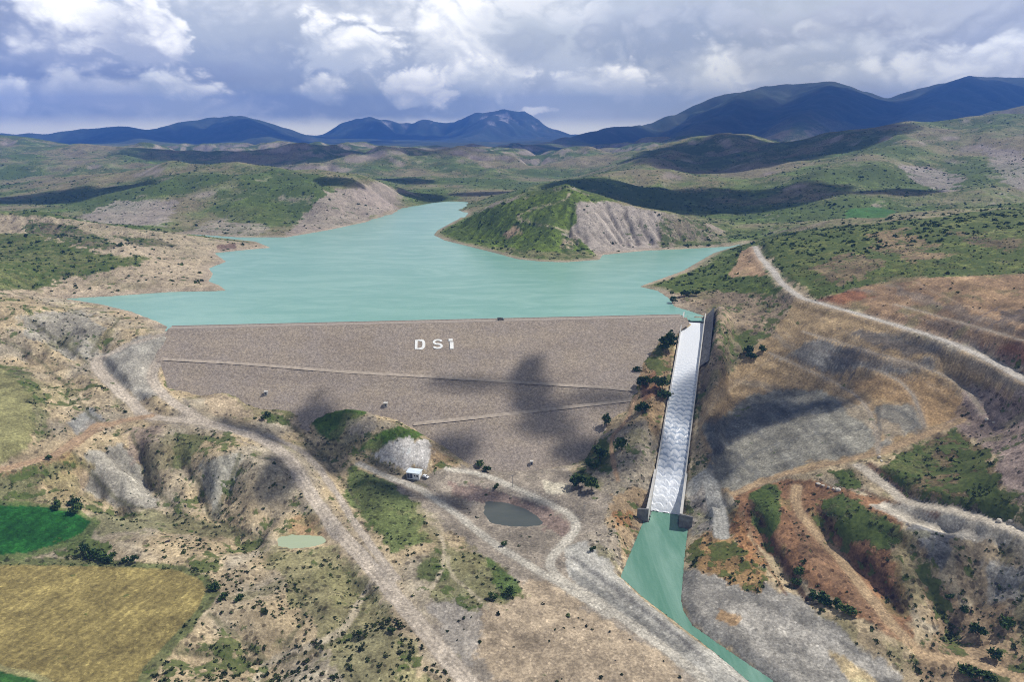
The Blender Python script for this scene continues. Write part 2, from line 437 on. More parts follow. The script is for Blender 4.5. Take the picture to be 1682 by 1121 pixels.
def tps_fit(P, Z, lam=0.02):
    n = len(P)
    d = np.linalg.norm(P[:, None] - P[None], axis=2) / 100.0
    K = np.where(d > 0, d * d * np.log(np.maximum(d, 1e-9)), 0) + lam * np.eye(n)
    A = np.zeros((n + 3, n + 3))
    A[:n, :n] = K
    A[:n, n] = 1; A[:n, n + 1:] = P / 100.0
    A[n:, :n] = A[:n, n:].T
    b = np.zeros(n + 3); b[:n] = Z
    return np.linalg.solve(A, b)


def tps_eval(w, P, x, y):
    n = len(P)
    z = w[n] + w[n + 1] * x / 100 + w[n + 2] * y / 100
    for i in range(n):
        d2 = ((x - P[i, 0]) ** 2 + (y - P[i, 1]) ** 2) / 1e4
        z = z + w[i] * 0.5 * d2 * np.log(np.maximum(d2, 1e-12))
    return z


class Grid:
    def __init__(s, x0, x1, y0, y1, c):
        s.x0, s.y0, s.c = x0, y0, c
        s.xs = np.arange(x0, x1 + c, c); s.ys = np.arange(y0, y1 + c, c)
        s.X, s.Y = np.meshgrid(s.xs, s.ys)

    def sample(s, A, x, y):
        gx = np.clip((x - s.x0) / s.c, 0, len(s.xs) - 1.001)
        gy = np.clip((y - s.y0) / s.c, 0, len(s.ys) - 1.001)
        ix = gx.astype(int); iy = gy.astype(int)
        fx = gx - ix; fy = gy - iy
        return (A[iy, ix] * (1 - fx) + A[iy, ix + 1] * fx) * (1 - fy) + (A[iy + 1, ix] * (1 - fx) + A[iy + 1, ix + 1] * fx) * fy


def blur(A, n=1):
    for _ in range(n):
        p = np.pad(A, 1, mode='edge')
        A = (p[1:-1, :-2] + 2 * p[1:-1, 1:-1] + p[1:-1, 2:]) / 4
        p = np.pad(A, 1, mode='edge')
        A = (p[:-2, 1:-1] + 2 * p[1:-1, 1:-1] + p[2:, 1:-1]) / 4
    return A


def drainage(Z, c):
    h, w = Z.shape
    p = np.pad(Z, 1, mode='constant', constant_values=1e9)
    best = np.zeros_like(Z); rec = np.arange(h * w).reshape(h, w)
    idx = rec.copy()
    for dy in (-1, 0, 1):
        for dx in (-1, 0, 1):
            if dx or dy:
                s = (Z - p[1 + dy:1 + dy + h, 1 + dx:1 + dx + w]) / (c * math.hypot(dx, dy))
                m = s > best
                best = np.where(m, s, best)
                rec = np.where(m, idx + dy * w + dx, rec)
    order = np.argsort(-Z, axis=None).tolist()
    rec = rec.ravel().tolist()
    A = [1.0] * (h * w)
    for i in order:
        r = rec[i]
        if r != i:
            A[r] += A[i]
    return np.array(A).reshape(h, w), best


def erode(Z, c, its, k, cap, seed, rough):
    X = None
    for it in range(its):
        A, sl = drainage(Z + rough * rng.standard_normal(Z.shape), c)
        cut = k * np.minimum(A ** 0.42, cap) * np.minimum(sl / 0.25, 1.1)
        Z = Z - blur(cut, 1)
        Z = blur(Z, 1) * 0.5 + Z * 0.5
    return Z, np.log(blur(A, 1))


def smax(a, b, k):
    m = np.maximum(a, b)
    return m + k * np.log(np.exp((a - m) / k) + np.exp((b - m) / k))


def hills_height(X, Y, base, k, ymin, ymax):
    Z = base
    for pts, sl, rd in HILLS:
        W = np.array([aty(*p) for p in pts])
        if W[:, 1].max() < ymin or W[:, 1].min() > ymax:
            continue
        d, par = seg_dist(X, Y, W[:, :2])
        zr = np.interp(par, np.arange(len(W)), W[:, 2])
        h = zr - sl * (np.sqrt(d * d + rd * rd) - rd)
        Z = smax(Z, h, k)
    return Z


def ridged(x, y, sc, octv, seed):
    return 1 - 2 * np.abs(fbm(x, y, sc, octv, seed))


def dense(px, step=12, closed=False):
    o = []
    px = list(px)
    if closed:
        px = px + [px[0]]
    for a, b in zip(px[:-1], px[1:]):
        k = max(1, int(math.hypot(b[0] - a[0], b[1] - a[1]) / step))
        for i in range(k):
            o.append((a[0] + (b[0] - a[0]) * i / k, a[1] + (b[1] - a[1]) * i / k))
    if not closed:
        o.append(px[-1])
    return o


def curve(px, step=10):
    """Catmull-Rom through the points"""
    P = [px[0]] + list(px) + [px[-1]]
    o = []
    for i in range(1, len(P) - 2):
        p0, p1, p2, p3 = [np.array(q, float) for q in P[i - 1:i + 3]]
        k = max(2, int(np.linalg.norm(p2 - p1) / step))
        for j in range(k):
            t = j / k
            o.append(tuple(0.5 * ((2 * p1) + (-p0 + p2) * t + (2 * p0 - 5 * p1 + 4 * p2 - p3) * t * t + (-p0 + 3 * p1 - 3 * p2 + p3) * t ** 3)))
    o.append(tuple(px[-1]))
    return o


# near grid -------------------------------------------------------------
G1 = Grid(-1000, 1000, 110, 1400, 2.0)
pts = [atz(*p) for p in GP] + [on_dam(*p) for p in DAM_EDGE_PX]
for s_ in (0.2, 0.4, 0.6, 0.8):       # ground under the dam
    for t_ in (30, 70):
        q = CL + CDIR * CLEN * s_ + CNRM * t_
        bed = 62 - 60 * min(1, (min(s_, 1 - s_) / 0.33))
        pts.append(np.array([q[0], q[1], min(bed, CREST - DAM_SLOPE * t_ - 10)]))
for x_, y_ in ((-150, 650), (0, 700), (120, 680), (-250, 750), (0, 850), (150, 780), (-150, 900), (250, 900), (0, 1000), (-100, 1200), (100, 600), (0, 600), (-250, 600), (-150, 580)):
    pts.append(np.array([x_, y_, 46]))
for x_, y_, z_ in ((-700, 400, 70), (-800, 700, 80), (-700, 150, 20), (0, 120, 0), (-300, 130, 8), (300, 130, 5), (700, 150, 50), (800, 450, 140), (800, 800, 130), (500, 1000, 90), (-500, 1000, 70), (0, 1350, 50), (800, 1200, 80), (-800, 1200, 70), (350, 1050, 66)):
    pts.append(np.array([x_, y_, z_]))
pts = np.array(pts)
W_ = tps_fit(pts[:, :2], pts[:, 2])
GC = Grid(-1010, 1016, 100, 1416, 6.0)
ZC = tps_eval(W_, pts[:, :2], GC.X, GC.Y)
Z1 = GC.sample(ZC, G1.X, G1.Y)
far1 = smooth(1000, 1250, G1.Y)
Z1 = Z1 * (1 - far1) + 60 * far1
Z1 = hills_height(G1.X, G1.Y, Z1, 4.0, 0, 2600)
lake_sd = sdf(G1.X, G1.Y, LAKE)
ds, dt = dam_st(G1.X, G1.Y)
upstream = smooth(2, -8, dt + np.where((ds < -2), (-2 - ds) * .0, 0))
upstream = np.maximum(upstream, smooth(CLEN + 30, CLEN + 50, ds) * smooth(30, -5, dt))
sa, sb = sp_st(G1.X, G1.Y)
near_sp = smooth(40, 15, np.abs(sb)) * smooth(-60, -20, sa)


def natural(Z, X, Y, sd, up, c, amp):
    """water-side shaping: the bed drops off inside the lake, the bank rises from it outside"""
    bed = WATER - 0.4 - np.minimum(np.maximum(-sd, 0) * 0.22, 14)
    w = smooth(0, 90, sd)
    bank = WATER + 0.3 + np.maximum(np.maximum(Z - WATER, 3 + 0.02 * np.minimum(sd, 200)), 0) * (0.16 + 0.84 * w) * smooth(-1, 14, sd) + np.minimum(np.maximum(sd, 0) * .12, 2.5)
    return np.where(up > 0, Z * (1 - up) + up * np.where(sd < 0, bed, bank), Z)


Z1 = natural(Z1, G1.X, G1.Y, lake_sd, upstream, 2, 1)
rel = smooth(0, 25, lake_sd)
# how broken the ground is: badlands, fields, valley floor, excavation
RELIEF = np.full(Z1.shape, .45)


def hit1(uv):
    d = rays(uv)
    n = len(d)
    t = np.full(n, 200.0); out = None
    lo = np.full(n, 130.0); done = np.zeros(n, bool); yy = np.full(n, 900.0)
    for y in 130 * (1380 / 130) ** (np.arange(420) / 419.0):
        x = d[:, 0] / d[:, 1] * y
        m = (~done) & (CAM_Z + d[:, 2] / d[:, 1] * y <= G1.sample(Z1, x, np.full(n, y)))
        yy[m] = y; done |= m
    return np.stack([d[:, 0] / d[:, 1] * yy, yy], 1)


for px, val, sf in [
        ([(-200, 495), (130, 505), (290, 541), (240, 660), (160, 700), (60, 760), (-200, 780)], 1.0, 12),
        ([(100, 735), (200, 700), (330, 705), (430, 735), (520, 850), (480, 885), (250, 850), (60, 820)], 1.35, 8),
        ([(150, 880), (250, 860), (450, 885), (430, 935), (320, 925)], .8, 8),
        ([(350, 930), (560, 905), (650, 1000), (780, 1140), (230, 1140), (335, 1015)], .95, 8),
        ([(590, 780), (930, 780), (1000, 830), (1010, 950), (1250, 1140), (780, 1140), (640, 930)], .3, 8),
        ([(1200, 815), (1440, 760), (1700, 700), (1720, 1140), (1300, 1140), (1130, 960)], .6, 8),
        ([(1575, 690), (1690, 630), (1760, 640), (1760, 880), (1640, 860), (1610, 760)], .15, 8),
        ([(1490, 870), (1690, 880), (1720, 1010), (1600, 1020), (1530, 960)], .3, 8),
        ([(1120, 940), (1220, 945), (1430, 1075), (1500, 1140), (1290, 1140), (1117, 1000)], .5, 6),
        ([(1145, 690), (1270, 545), (1310, 488), (1480, 460), (1720, 450), (1720, 760), (1580, 692), (1440, 750), (1300, 775), (1205, 815)], .16, 8),
        ([(-200, 930), (300, 930), (350, 970), (330, 1010), (230, 1140), (-200, 1180)], .03, 6),
        ([(-200, 826), (130, 840), (155, 858), (90, 905), (-200, 920)], .03, 6),
        ([(-200, 595), (10, 600), (52, 645), (60, 700), (45, 738), (-200, 780)], .1, 6)]:
    P = hit1(dense(px, 20, True))
    d = sdf(G1.X, G1.Y, P)
    w = smooth(sf, -sf, d)
    RELIEF = RELIEF * (1 - w) + val * w
RELIEF = RELIEF * rel
# ravines and cut edges: photo line, depth, half width
RAVINES = [
        ([(50, 525), (95, 560), (140, 592), (170, 628), (215, 668)], 5, 9), ([(10, 560), (60, 590), (120, 645), (150, 685), (190, 700)], 5, 9), ([(200, 520), (175, 550), (150, 580)], 4, 8),
        ([(215, 712), (240, 765), (256, 805), (330, 862), (400, 882)], 6, 8), ([(300, 755), (330, 800), (346, 850), (392, 872), (440, 892)], 6, 7), ([(120, 745), (160, 790), (200, 825), (262, 842)], 4, 8), ([(395, 745), (375, 800), (352, 846)], 4, 6),
        ([(290, 1075), (360, 1078), (438, 1090), (500, 1075), (556, 1050)], 4, 6), ([(345, 1010), (395, 1052), (438, 1090), (420, 1140)], 4, 6), ([(480, 960), (500, 1010), (470, 1060)], 3, 6), ([(560, 930), (600, 985), (575, 1040)], 3, 6),
        ([(1236, 822), (1258, 880), (1295, 940), (1335, 985)], 4, 5), ([(1350, 838), (1395, 905), (1455, 960), (1482, 1005)], 5, 5), ([(1400, 800), (1480, 832), (1560, 855)], 3, 5), ([(1500, 890), (1545, 960), (1565, 1030)], 3, 7), ([(1660, 930), (1620, 975), (1575, 1040)], 3, 8),
        ([(1440, 772), (1490, 818), (1560, 852)], 3, 4), ([(1300, 440), (1340, 470)], 3, 6), ([(470, 690), (540, 760), (590, 830)], 3, 8), ([(560, 730), (640, 770), (700, 800)], 3, 7)]
for px, dep, wd in RAVINES:
    P = hit1(curve(px, 10))
    b = (G1.X > P[:, 0].min() - 40) & (G1.X < P[:, 0].max() + 40) & (G1.Y > P[:, 1].min() - 40) & (G1.Y < P[:, 1].max() + 40)
    d, par = seg_dist(G1.X[b] + 3 * fbm(G1.X[b], G1.Y[b], 14, 3, 161), G1.Y[b] + 3 * fbm(G1.X[b], G1.Y[b], 14, 3, 163), P)
    Z1[b] -= dep * np.exp(-np.abs(d / wd) ** 1.3) * np.clip(par / 4, .2, 1)
SCARPS = [([(1238, 815), (1246, 850), (1262, 880), (1275, 905), (1300, 950), (1330, 990)], 4.5), ([(1345, 830), (1370, 870), (1400, 905), (1430, 930), (1458, 965), (1482, 1010)], 5.0),
          ([(1428, 763), (1460, 790), (1490, 818), (1540, 845), (1600, 855)], 3.5), ([(1440, 870), (1500, 890), (1530, 945), (1545, 1010)], 3.5), ([(1600, 1060), (1560, 1035), (1530, 1010)], 2.5),
          ([(940, 915), (1000, 960), (1080, 1020), (1150, 1075)], 1.5), ([(60, 560), (110, 600), (150, 640), (190, 672)], 3.0), ([(350, 745), (345, 800), (330, 850)], 3.0), ([(225, 720), (250, 775), (262, 830)], 3.0), ([(285, 1060), (360, 1075), (438, 1088)], 2.0)]
for px, hh in SCARPS:       # cut banks: the ground on the far side stands higher
    P = hit1(curve(px, 10))
    b = (G1.X > P[:, 0].min() - 40) & (G1.X < P[:, 0].max() + 40) & (G1.Y > P[:, 1].min() - 40) & (G1.Y < P[:, 1].max() + 40)
    x = G1.X[b] + 2.5 * fbm(G1.X[b], G1.Y[b], 11, 3, 165); y = G1.Y[b] + 2.5 * fbm(G1.X[b], G1.Y[b], 11, 3, 167)
    d, par = seg_dist(x, y, P)
    k = np.clip(par.astype(int), 0, len(P) - 2)
    e = P[k + 1] - P[k]
    side = np.sign(e[:, 0] * (y - P[k, 1]) - e[:, 1] * (x - P[k, 0]))
    hi = P[-1] - P[0]
    up = np.sign(hi[0] * 1.0 * 0 - hi[1] * 1.0)          # the +X side of the line
    Z1[b] += hh * .5 * np.tanh(side * up * d / 1.4) * np.exp(-(d / 13) ** 2) * smooth(0, 3, par) * smooth(len(P) - 1, len(P) - 4, par)
Z1 = Z1 + RELIEF * (5.0 * fbm(G1.X, G1.Y, 62, 5, 1, .55) + 1.6 * ridged(G1.X + 8 * fbm(G1.X, G1.Y, 30, 2, 41), G1.Y, 26, 4, 9)) + rel * smooth(600, 900, G1.Y) * 7 * fbm(G1.X, G1.Y, 90, 5, 5)
for (u_, v_), hh, rr in (((560, 670), 4.5, 13), ((540, 680), 3, 9), ((655, 709), 4.0, 10), ((690, 722), 2.0, 8), ((450, 770), 3.0, 14), ((340, 770), 3, 12)):
    q = hit1([(u_, v_)])[0]
    Z1 += hh * np.exp(-((G1.X - q[0]) ** 2 + (G1.Y - q[1]) ** 2) / (rr * rr))
Z0 = Z1.copy()
Z1, FL1 = erode(Z1, 2.0, 6, 0.34, 13, 3, 0.35)
ew = np.clip(RELIEF + .5 * rel * smooth(600, 800, G1.Y), 0, 1.2)
Z1 = Z0 + (Z1 - Z0) * ew
Z1 += RELIEF * 0.8 * fbm(G1.X, G1.Y, 7, 3, 43)

# mid grid --------------------------------------------------------------
G2 = Grid(-3600, 3600, 1100, 5000, 12.0)
Z2 = 57 + 4 * fbm(G2.X, G2.Y, 200, 3, 31) + smooth(1750, 2700, G2.Y) * (8 + smooth(-200, 700, G2.X) * 14 + 105 * fbm(G2.X, G2.Y, 620, 5, 33) + 38 * ridged(G2.X + 50 * fbm(G2.X, G2.Y, 200, 2, 34), G2.Y, 300, 5, 35))
Z2 = hills_height(G2.X, G2.Y, Z2, 9.0, 700, 99999)
lake2 = sdf(G2.X, G2.Y, LAKE)
Z2 = natural(Z2, G2.X, G2.Y, lake2, np.ones_like(Z2), 12, 3)
rel2 = smooth(20, 150, lake2)
Z2 += rel2 * (34 * fbm(G2.X, G2.Y, 380, 5, 21, .55) + 12 * ridged(G2.X + 40 * fbm(G2.X, G2.Y, 200, 2, 24), G2.Y, 210, 5, 23)) * smooth(60, 105, Z2)
B2 = Z2.copy()
Z2, FL2 = erode(Z2, 12.0, 6, 2.4, 9, 5, 2.0)
Z2 = Z2 + blur(B2 - Z2, 8) + rel2 * 2
Z2 = np.where(lake2 < 0, np.minimum(Z2, WATER - 1), np.maximum(Z2, WATER + 0.6))

# far grid --------------------------------------------------------------
G3 = Grid(-12000, 12000, 4300, 13000, 38.0)
Z3 = 52 + 45 * fbm(G3.X, G3.Y, 850, 5, 51)
Z3 = hills_height(G3.X, G3.Y, Z3, 14.0, 2500, 99999)
hi3 = smooth(80, 240, Z3)
Z3 += hi3 * 60 * fbm(G3.X, G3.Y, 1000, 6, 61, .55) + 48 * ridged(G3.X + 120 * fbm(G3.X, G3.Y, 400, 3, 64), G3.Y, 560, 7, 63) + smooth(9900, 10600, G3.Y) * 60 * ridged(G3.X, G3.Y, 700, 6, 65)
B3 = Z3.copy()
Z3, FL3 = erode(Z3, 38.0, 6, 7.0, 9, 6, 5.0)
Z3 = Z3 + blur(B3 - Z3, 10) + hi3 * 22 + hi3 * smooth(9900, 10600, G3.Y) * 34 * ridged(G3.X + 60 * fbm(G3.X, G3.Y, 200, 2, 68), G3.Y, 330, 6, 67) + hi3 * 9 * ridged(G3.X, G3.Y, 210, 5, 69)


def base_height(x, y):
    a = G1.sample(Z1, x, y)
    b = G2.sample(Z2, x, y)
    c = G3.sample(Z3, x, y)
    w = smooth(1180, 1360, y); w = np.maximum(w, smooth(900, 990, np.abs(x)))
    v = smooth(4400, 4900, y); v = np.maximum(v, smooth(3300, 3590, np.abs(x)))
    return (a * (1 - w) + b * w) * (1 - v) + c * v


def base_flow(x, y):
    w = smooth(1180, 1360, y); v = smooth(4400, 4900, y)
    return (G1.sample(FL1, x, y) * (1 - w) + G2.sample(FL2, x, y) * w) * (1 - v) + G3.sample(FL3, x, y) * v


def hit(uv, hf=base_height):
    """where the photo points meet the ground"""
    d = rays(uv)
    n = len(d)
    Ys = 120 * (13000 / 120) ** (np.arange(900) / 899.0)
    out = np.zeros((n, 3)); done = np.zeros(n, bool)
    prev = np.full(n, 1e3); py = np.full(n, 100.0)
    for y in Ys:
        t = y / d[:, 1]
        x = d[:, 0] * t; zr = CAM_Z + d[:, 2] * t
        g = zr - hf(x, np.full(n, y))
        m = (~done) & (g <= 0)
        if m.any():
            f = prev[m] / (prev[m] - g[m] + 1e-9)
            yy = py[m] + (y - py[m]) * f
            tt = yy / d[m, 1]
            out[m] = np.stack([d[m, 0] * tt, yy, CAM_Z + d[m, 2] * tt], 1)
            done[m] = True
        prev = np.where(done, prev, g); py = np.where(done, py, y)
        if done.all():
            break
    m = ~done
    if m.any():
        t = 9000 / d[m, 1]
        out[m] = np.stack([d[m, 0] * t, np.full(m.sum(), 9000.0), CAM_Z + d[m, 2] * t], 1)
    return out


# roads: photo line, width in metres, surface name, bench (how far the cut or fill reaches)
ROADS = [
    ("haul", [(290, 541), (237, 558), (190, 575), (158, 598), (180, 626), (212, 658), (245, 684), (330, 694), (430, 722), (480, 762), (512, 815), (555, 872), (620, 945), (700, 1040), (775, 1130)], 8.0, 6),
    ("haul", [(300, 548), (262, 590), (250, 620), (270, 650), (330, 690)], 7, 4),
    ("haul", [(440, 715), (500, 745), (545, 800), (590, 870), (650, 950)], 4, 3),
    ("dirt", [(245, 684), (190, 695), (140, 712), (90, 748), (0, 772), (-60, 785)], 7, 6),
    ("ridge", [(1236, 398), (1252, 425), (1272, 448), (1310, 486), (1400, 513), (1480, 537), (1560, 562), (1620, 590), (1690, 628)], 6.5, 8),
    ("track", [(735, 770), (790, 780), (842, 800), (895, 825), (935, 845), (947, 868), (925, 895), (905, 920), (912, 945), (960, 975), (1020, 1015), (1090, 1065), (1150, 1112), (1190, 1150)], 5.2, 3),
    ("track", [(590, 762), (640, 785), (680, 800), (740, 838), (800, 885), (870, 930), (925, 962), (1000, 1010)], 5, 3),
    ("spoil", [(1135, 800), (1160, 790), (1178, 830), (1185, 880)], 9, 3),
    ("ochre", [(1205, 812), (1260, 790), (1330, 770), (1440, 745), (1520, 715), (1580, 690)], 5, 4),
    ("ochre", [(1310, 800), (1308, 830), (1335, 870), (1380, 920), (1440, 995), (1500, 1065)], 5.5, 4),
    ("pale", [(1412, 766), (1450, 795), (1490, 825), (1560, 838), (1640, 862), (1690, 880)], 7, 4),
    ("ochre", [(1520, 1080), (1600, 1090), (1690, 1118)], 5, 4),
    ("bench", [(1265, 580), (1330, 610), (1390, 640), (1425, 670), (1440, 715), (1442, 745)], 2.4, 4),
    ("bench", [(1430, 605), (1470, 622), (1500, 650), (1518, 702)], 2.4, 4),
    ("bench", [(1320, 545), (1420, 575), (1520, 605), (1580, 635), (1615, 680)], 2.2, 4),
    ("bench", [(1470, 500), (1560, 525), (1682, 560)], 2.2, 4),
    ("dirt", [(1045, 650), (1030, 690), (1008, 715), (1005, 745), (1015, 790)], 3, 2),
]
ROADW = []
for nm, px, wd, reach in ROADS:
    q = hit(curve(px))
    # drop points that jump (hidden behind a crest) and smooth the height along the line
    runs = [[0]]
    for i in range(1, len(q)):
        if np.linalg.norm(q[i] - q[i - 1]) < 45:
            runs[-1].append(i)
        elif np.linalg.norm(q[i] - q[runs[-1][-1]]) < 60:
            runs[-1].append(i)
        else:
            runs.append([i])
    q = q[max(runs, key=len)]
    for _ in range(6):
        z = q[:, 2].copy()
        q[1:-1, 2] = (z[:-2] + 2 * z[1:-1] + z[2:]) / 4
    ROADW.append((nm, q, wd, reach))
for nm, q, wd, reach in ROADW:
    b = (G1.X > q[:, 0].min() - 30) & (G1.X < q[:, 0].max() + 30) & (G1.Y > q[:, 1].min() - 30) & (G1.Y < q[:, 1].max() + 30)
    d, par = seg_dist(G1.X[b], G1.Y[b], q[:, :2])
    zr = np.interp(par, np.arange(len(q)), q[:, 2])
    w = smooth(wd / 2 + reach, wd / 2 - 0.5, d)
    Z1[b] = Z1[b] * (1 - w) + zr * w

# chute trench, cut on its right, stilling pool and canal
cz = chute_z(sa)
gl = cz + np.interp(sa, [-40, 0, 30, SP_LEN - 30, SP_LEN + 10], [3, 3.5, 1.8, 2.2, 4])
m = smooth(22, 12, np.abs(sb)) * smooth(-22, -12, sa) * smooth(SP_LEN + 11, SP_LEN + 6, sa)
Z1 = Z1 * (1 - m) + gl * m
cutr = (sb > 9) & (sb < 60) & (sa > -25) & (sa < SP_LEN)
hcut = np.interp(sa, [-25, 0, 60, 120, SP_LEN - 20, SP_LEN], [9, 9, 12, 10, 3, 2])
wall_rise = cz + 2.0 + hcut * smooth(12.5, 20, sb)
Z1 = np.where(cutr, Z1 * (1 - smooth(34, 22, sb)) + smooth(34, 22, sb) * wall_rise, Z1)
inn = (np.abs(sb) < SP_HALF + 1.2) & (sa > -14) & (sa < SP_LEN + 12)
Z1 = np.where(inn, np.minimum(Z1, cz - 1.6), Z1)
chan_sd = sdf(G1.X, G1.Y, CHAN)
cw = (chan_sd < 14) & (G1.Y < SP_BOT[1] + 4)
bankz = CHANZ - 1.2 + np.maximum(chan_sd, -2) * 0.62
Z1 = np.where(cw, np.minimum(Z1, np.maximum(bankz, CHANZ - 2.4)), Z1)
rim = (chan_sd > 0) & (chan_sd < 7) & (G1.Y < SP_BOT[1])
Z1 = np.where(rim, np.maximum(Z1, np.minimum(CHANZ - 1 + chan_sd * 0.6, CHANZ + 2.4)), Z1)
# ground stays under the dam
und = (ds > 3) & (ds < CLEN - 3) & (dt > -14) & (dt < 150)
dzt = dam_z(G1.X, G1.Y)
edge = np.array([on_dam(*p)[:2] for p in DAM_EDGE_PX])
din = sdf(G1.X, G1.Y, edge)
Z1 = np.where((din < 0), np.minimum(Z1, dzt - np.minimum(-din * .5, 4)), Z1)
Z1 = np.where((din >= 0) & (din < 14) & (dt > 2), np.maximum(Z1, dzt - 0.4 + np.minimum(din * .05, .6)) * smooth(14, 2, din) + Z1 * (1 - smooth(14, 2, din)), Z1)

# ponds
POND_PX = {"dark": [(797, 824), (830, 826), (862, 836), (884, 850), (893, 862), (870, 866), (838, 866), (806, 860), (795, 845)],
           "green": [(455, 884), (480, 879), (530, 881), (536, 892), (515, 899), (480, 902), (458, 898)]}
POND = {}
for nm, px in POND_PX.items():
    q = hit(dense(px, 8, True))
    lv = float(np.median(q[:, 2])) - 0.3
    P = np.array([atz(u, v, lv)[:2] for u, v in dense(px, 8, True)])
    POND[nm] = (P, lv)
    b = (np.abs(G1.X - P[:, 0].mean()) < 70) & (np.abs(G1.Y - P[:, 1].mean()) < 70)
    d = sdf(G1.X[b], G1.Y[b], P)
    z = Z1[b]
    w = smooth(12, 2, d)
    z = z * (1 - w) + (lv + np.clip(d, -3, 10) * .25) * w
    Z1[b] = z

# ------------------------------------------------------------------ the ground sheet
NC = 1300
ROWK = 0.0042
tx = np.linspace(-1.2, 1.2, NC)
yr = [118.0]
while yr[-1] < 12800:
    yr.append(yr[-1] * (1 + ROWK if yr[-1] < 3000 else 1 + ROWK * 0.8))
yr = np.array(yr)
NR = len(yr)
VX = (yr[:, None] * tx[None, :]); VY = np.repeat(yr[:, None], NC, 1)
VZ = base_height(VX, VY)
VZ += 0.22 * fbm(VX, VY, 3.5, 2, 71) * smooth(900, 500, VY) * smooth(0, 6, G1.sample(lake_sd, VX, VY) + 50 * (VY > 1300))
# final height of the sheet: used to rest things on the ground
def ground(x, y):
    x = np.atleast_1d(np.asarray(x, float)); y = np.atleast_1d(np.asarray(y, float))
    return base_height(x, y)


FX, FY, FZ = VX.ravel(), VY.ravel(), VZ.ravel()
NV = len(FX)
dzdx = np.gradient(VZ, axis=1) / np.maximum(np.gradient(VX, axis=1), 1e-6)
gy_ = np.gradient(VZ, axis=0)
gx_ = np.gradient(VX, axis=0)
dzdy = (gy_ - dzdx * gx_) / np.gradient(VY, axis=0)
SLOPE = np.hypot(dzdx, dzdy).ravel()
FLOW = base_flow(FX, FY)

C = np.zeros((NV, 3)); VEG = np.zeros(NV)


def c3(*a):
    return np.array(a)[None, :]


def blend(w, col):
    global C
    C = C * (1 - w[:, None]) + np.asarray(col) * w[:, None]


nA = fbm(FX, FY, 60, 4, 101); nB = fbm(FX, FY, 18, 3, 103); nC = fbm(FX, FY, 260, 4, 107); nD = fbm(FX, FY, 6, 2, 109)
# bare pale earth with streaks of grey shale
C[:] = (.36, .285, .175)
shale = smooth(-.1, .35, fbm(FX + 40 * nC, FY, 55, 3, 113) + .25 * nB)
blend(shale * .55, (.25, .235, .195))
VEG[:] = (.22 + .30 * smooth(-.1, .5, nA)) * (1 - .7 * shale)
# the country beyond: scrub, dry grass, bare gullied slopes
mid = smooth(640, 900, FY)
hillcol = np.zeros((NV, 3)); t_ = smooth(-.35, .35, nC + .5 * nA)
hillcol = c3(.105, .155, .036) * t_[:, None] + c3(.20, .175, .10) * (1 - t_)[:, None]
bare = smooth(.30, .62, SLOPE + .45 * nA + .10 * (FLOW - 3) / 3) * smooth(7000, 4000, FY)
hillcol = hillcol * (1 - bare[:, None] * .85) + c3(.29, .24, .20) * bare[:, None] * .85
C = C * (1 - mid[:, None]) + hillcol * mid[:, None]
VEG = VEG * (1 - mid) + mid * (1 - bare) * (.25 + .6 * smooth(-.3, .4, nC - .3 * nA))
gw = smooth(2.2, 4.4, FLOW) * smooth(700, 1000, FY) * smooth(4200, 3000, FY)
C = C * (1 - .45 * gw[:, None]) + c3(.27, .245, .20) * .45 * gw[:, None]
VEG *= 1 - .5 * gw
mt = np.maximum(smooth(200, 330, FZ) * smooth(2600, 3400, FY), smooth(4800, 6000, FY))
mcol = c3(.045, .065, .045) * (1 - smooth(.1, .6, nC)[:, None]) + c3(.11, .10, .085) * smooth(.1, .6, nC)[:, None]
C = C * (1 - mt[:, None] * .85) + mcol * mt[:, None] * .85
VEG *= 1 - mt * .6


def paint(px, col, soft=3.0, warp=0.0, wsc=20.0, amt=1.0, veg=None, rows=None):
    """ground cover over the area outlined by photo points on the ground"""
    global C, VEG
    P = hit(dense(px, 14, True))[:, :2]
    pad = soft + warp * 1.2 + 2
    m = (FX > P[:, 0].min() - pad) & (FX < P[:, 0].max() + pad) & (FY > P[:, 1].min() - pad) & (FY < P[:, 1].max() + pad)
    i = np.nonzero(m)[0]
    if not len(i):
        return
    x, y = FX[i], FY[i]
    sd = sdf(x, y, P)
    if warp:
        sd = sd + warp * (1.2 * fbm(x, y, wsc, 5, 131, .6) + .35 * fbm(x, y, 4.0, 3, 133))
    soft = soft * .4
    w = smooth(soft, -soft, sd) * amt
    cc = np.array(col)[None, :]
    if rows:
        cc = cc * (1 + rows[1] * np.sin((x * .94 - y * .34 + 1.5 * fbm(x, y, 40, 2, 137)) * 2 * np.pi / rows[0]) + .15 * fbm(x, y, 45, 4, 139) + .10 * fbm(x, y, 9, 3, 141))[:, None]
    C[i] = C[i] * (1 - w[:, None]) + cc * w[:, None]
    if veg is not None:
        VEG[i] = VEG[i] * (1 - w) + veg * w


GREY = (.245, .235, .20); BEIGE = (.38, .31, .205); OCHRE = (.29, .195, .10); OLIVE = (.105, .11, .045); GREEN = (.060, .105, .022); RED = (.19, .085, .042)
PALE = (.40, .36, .30); BROWN = (.19, .135, .085); SCREE = (.30, .26, .225)
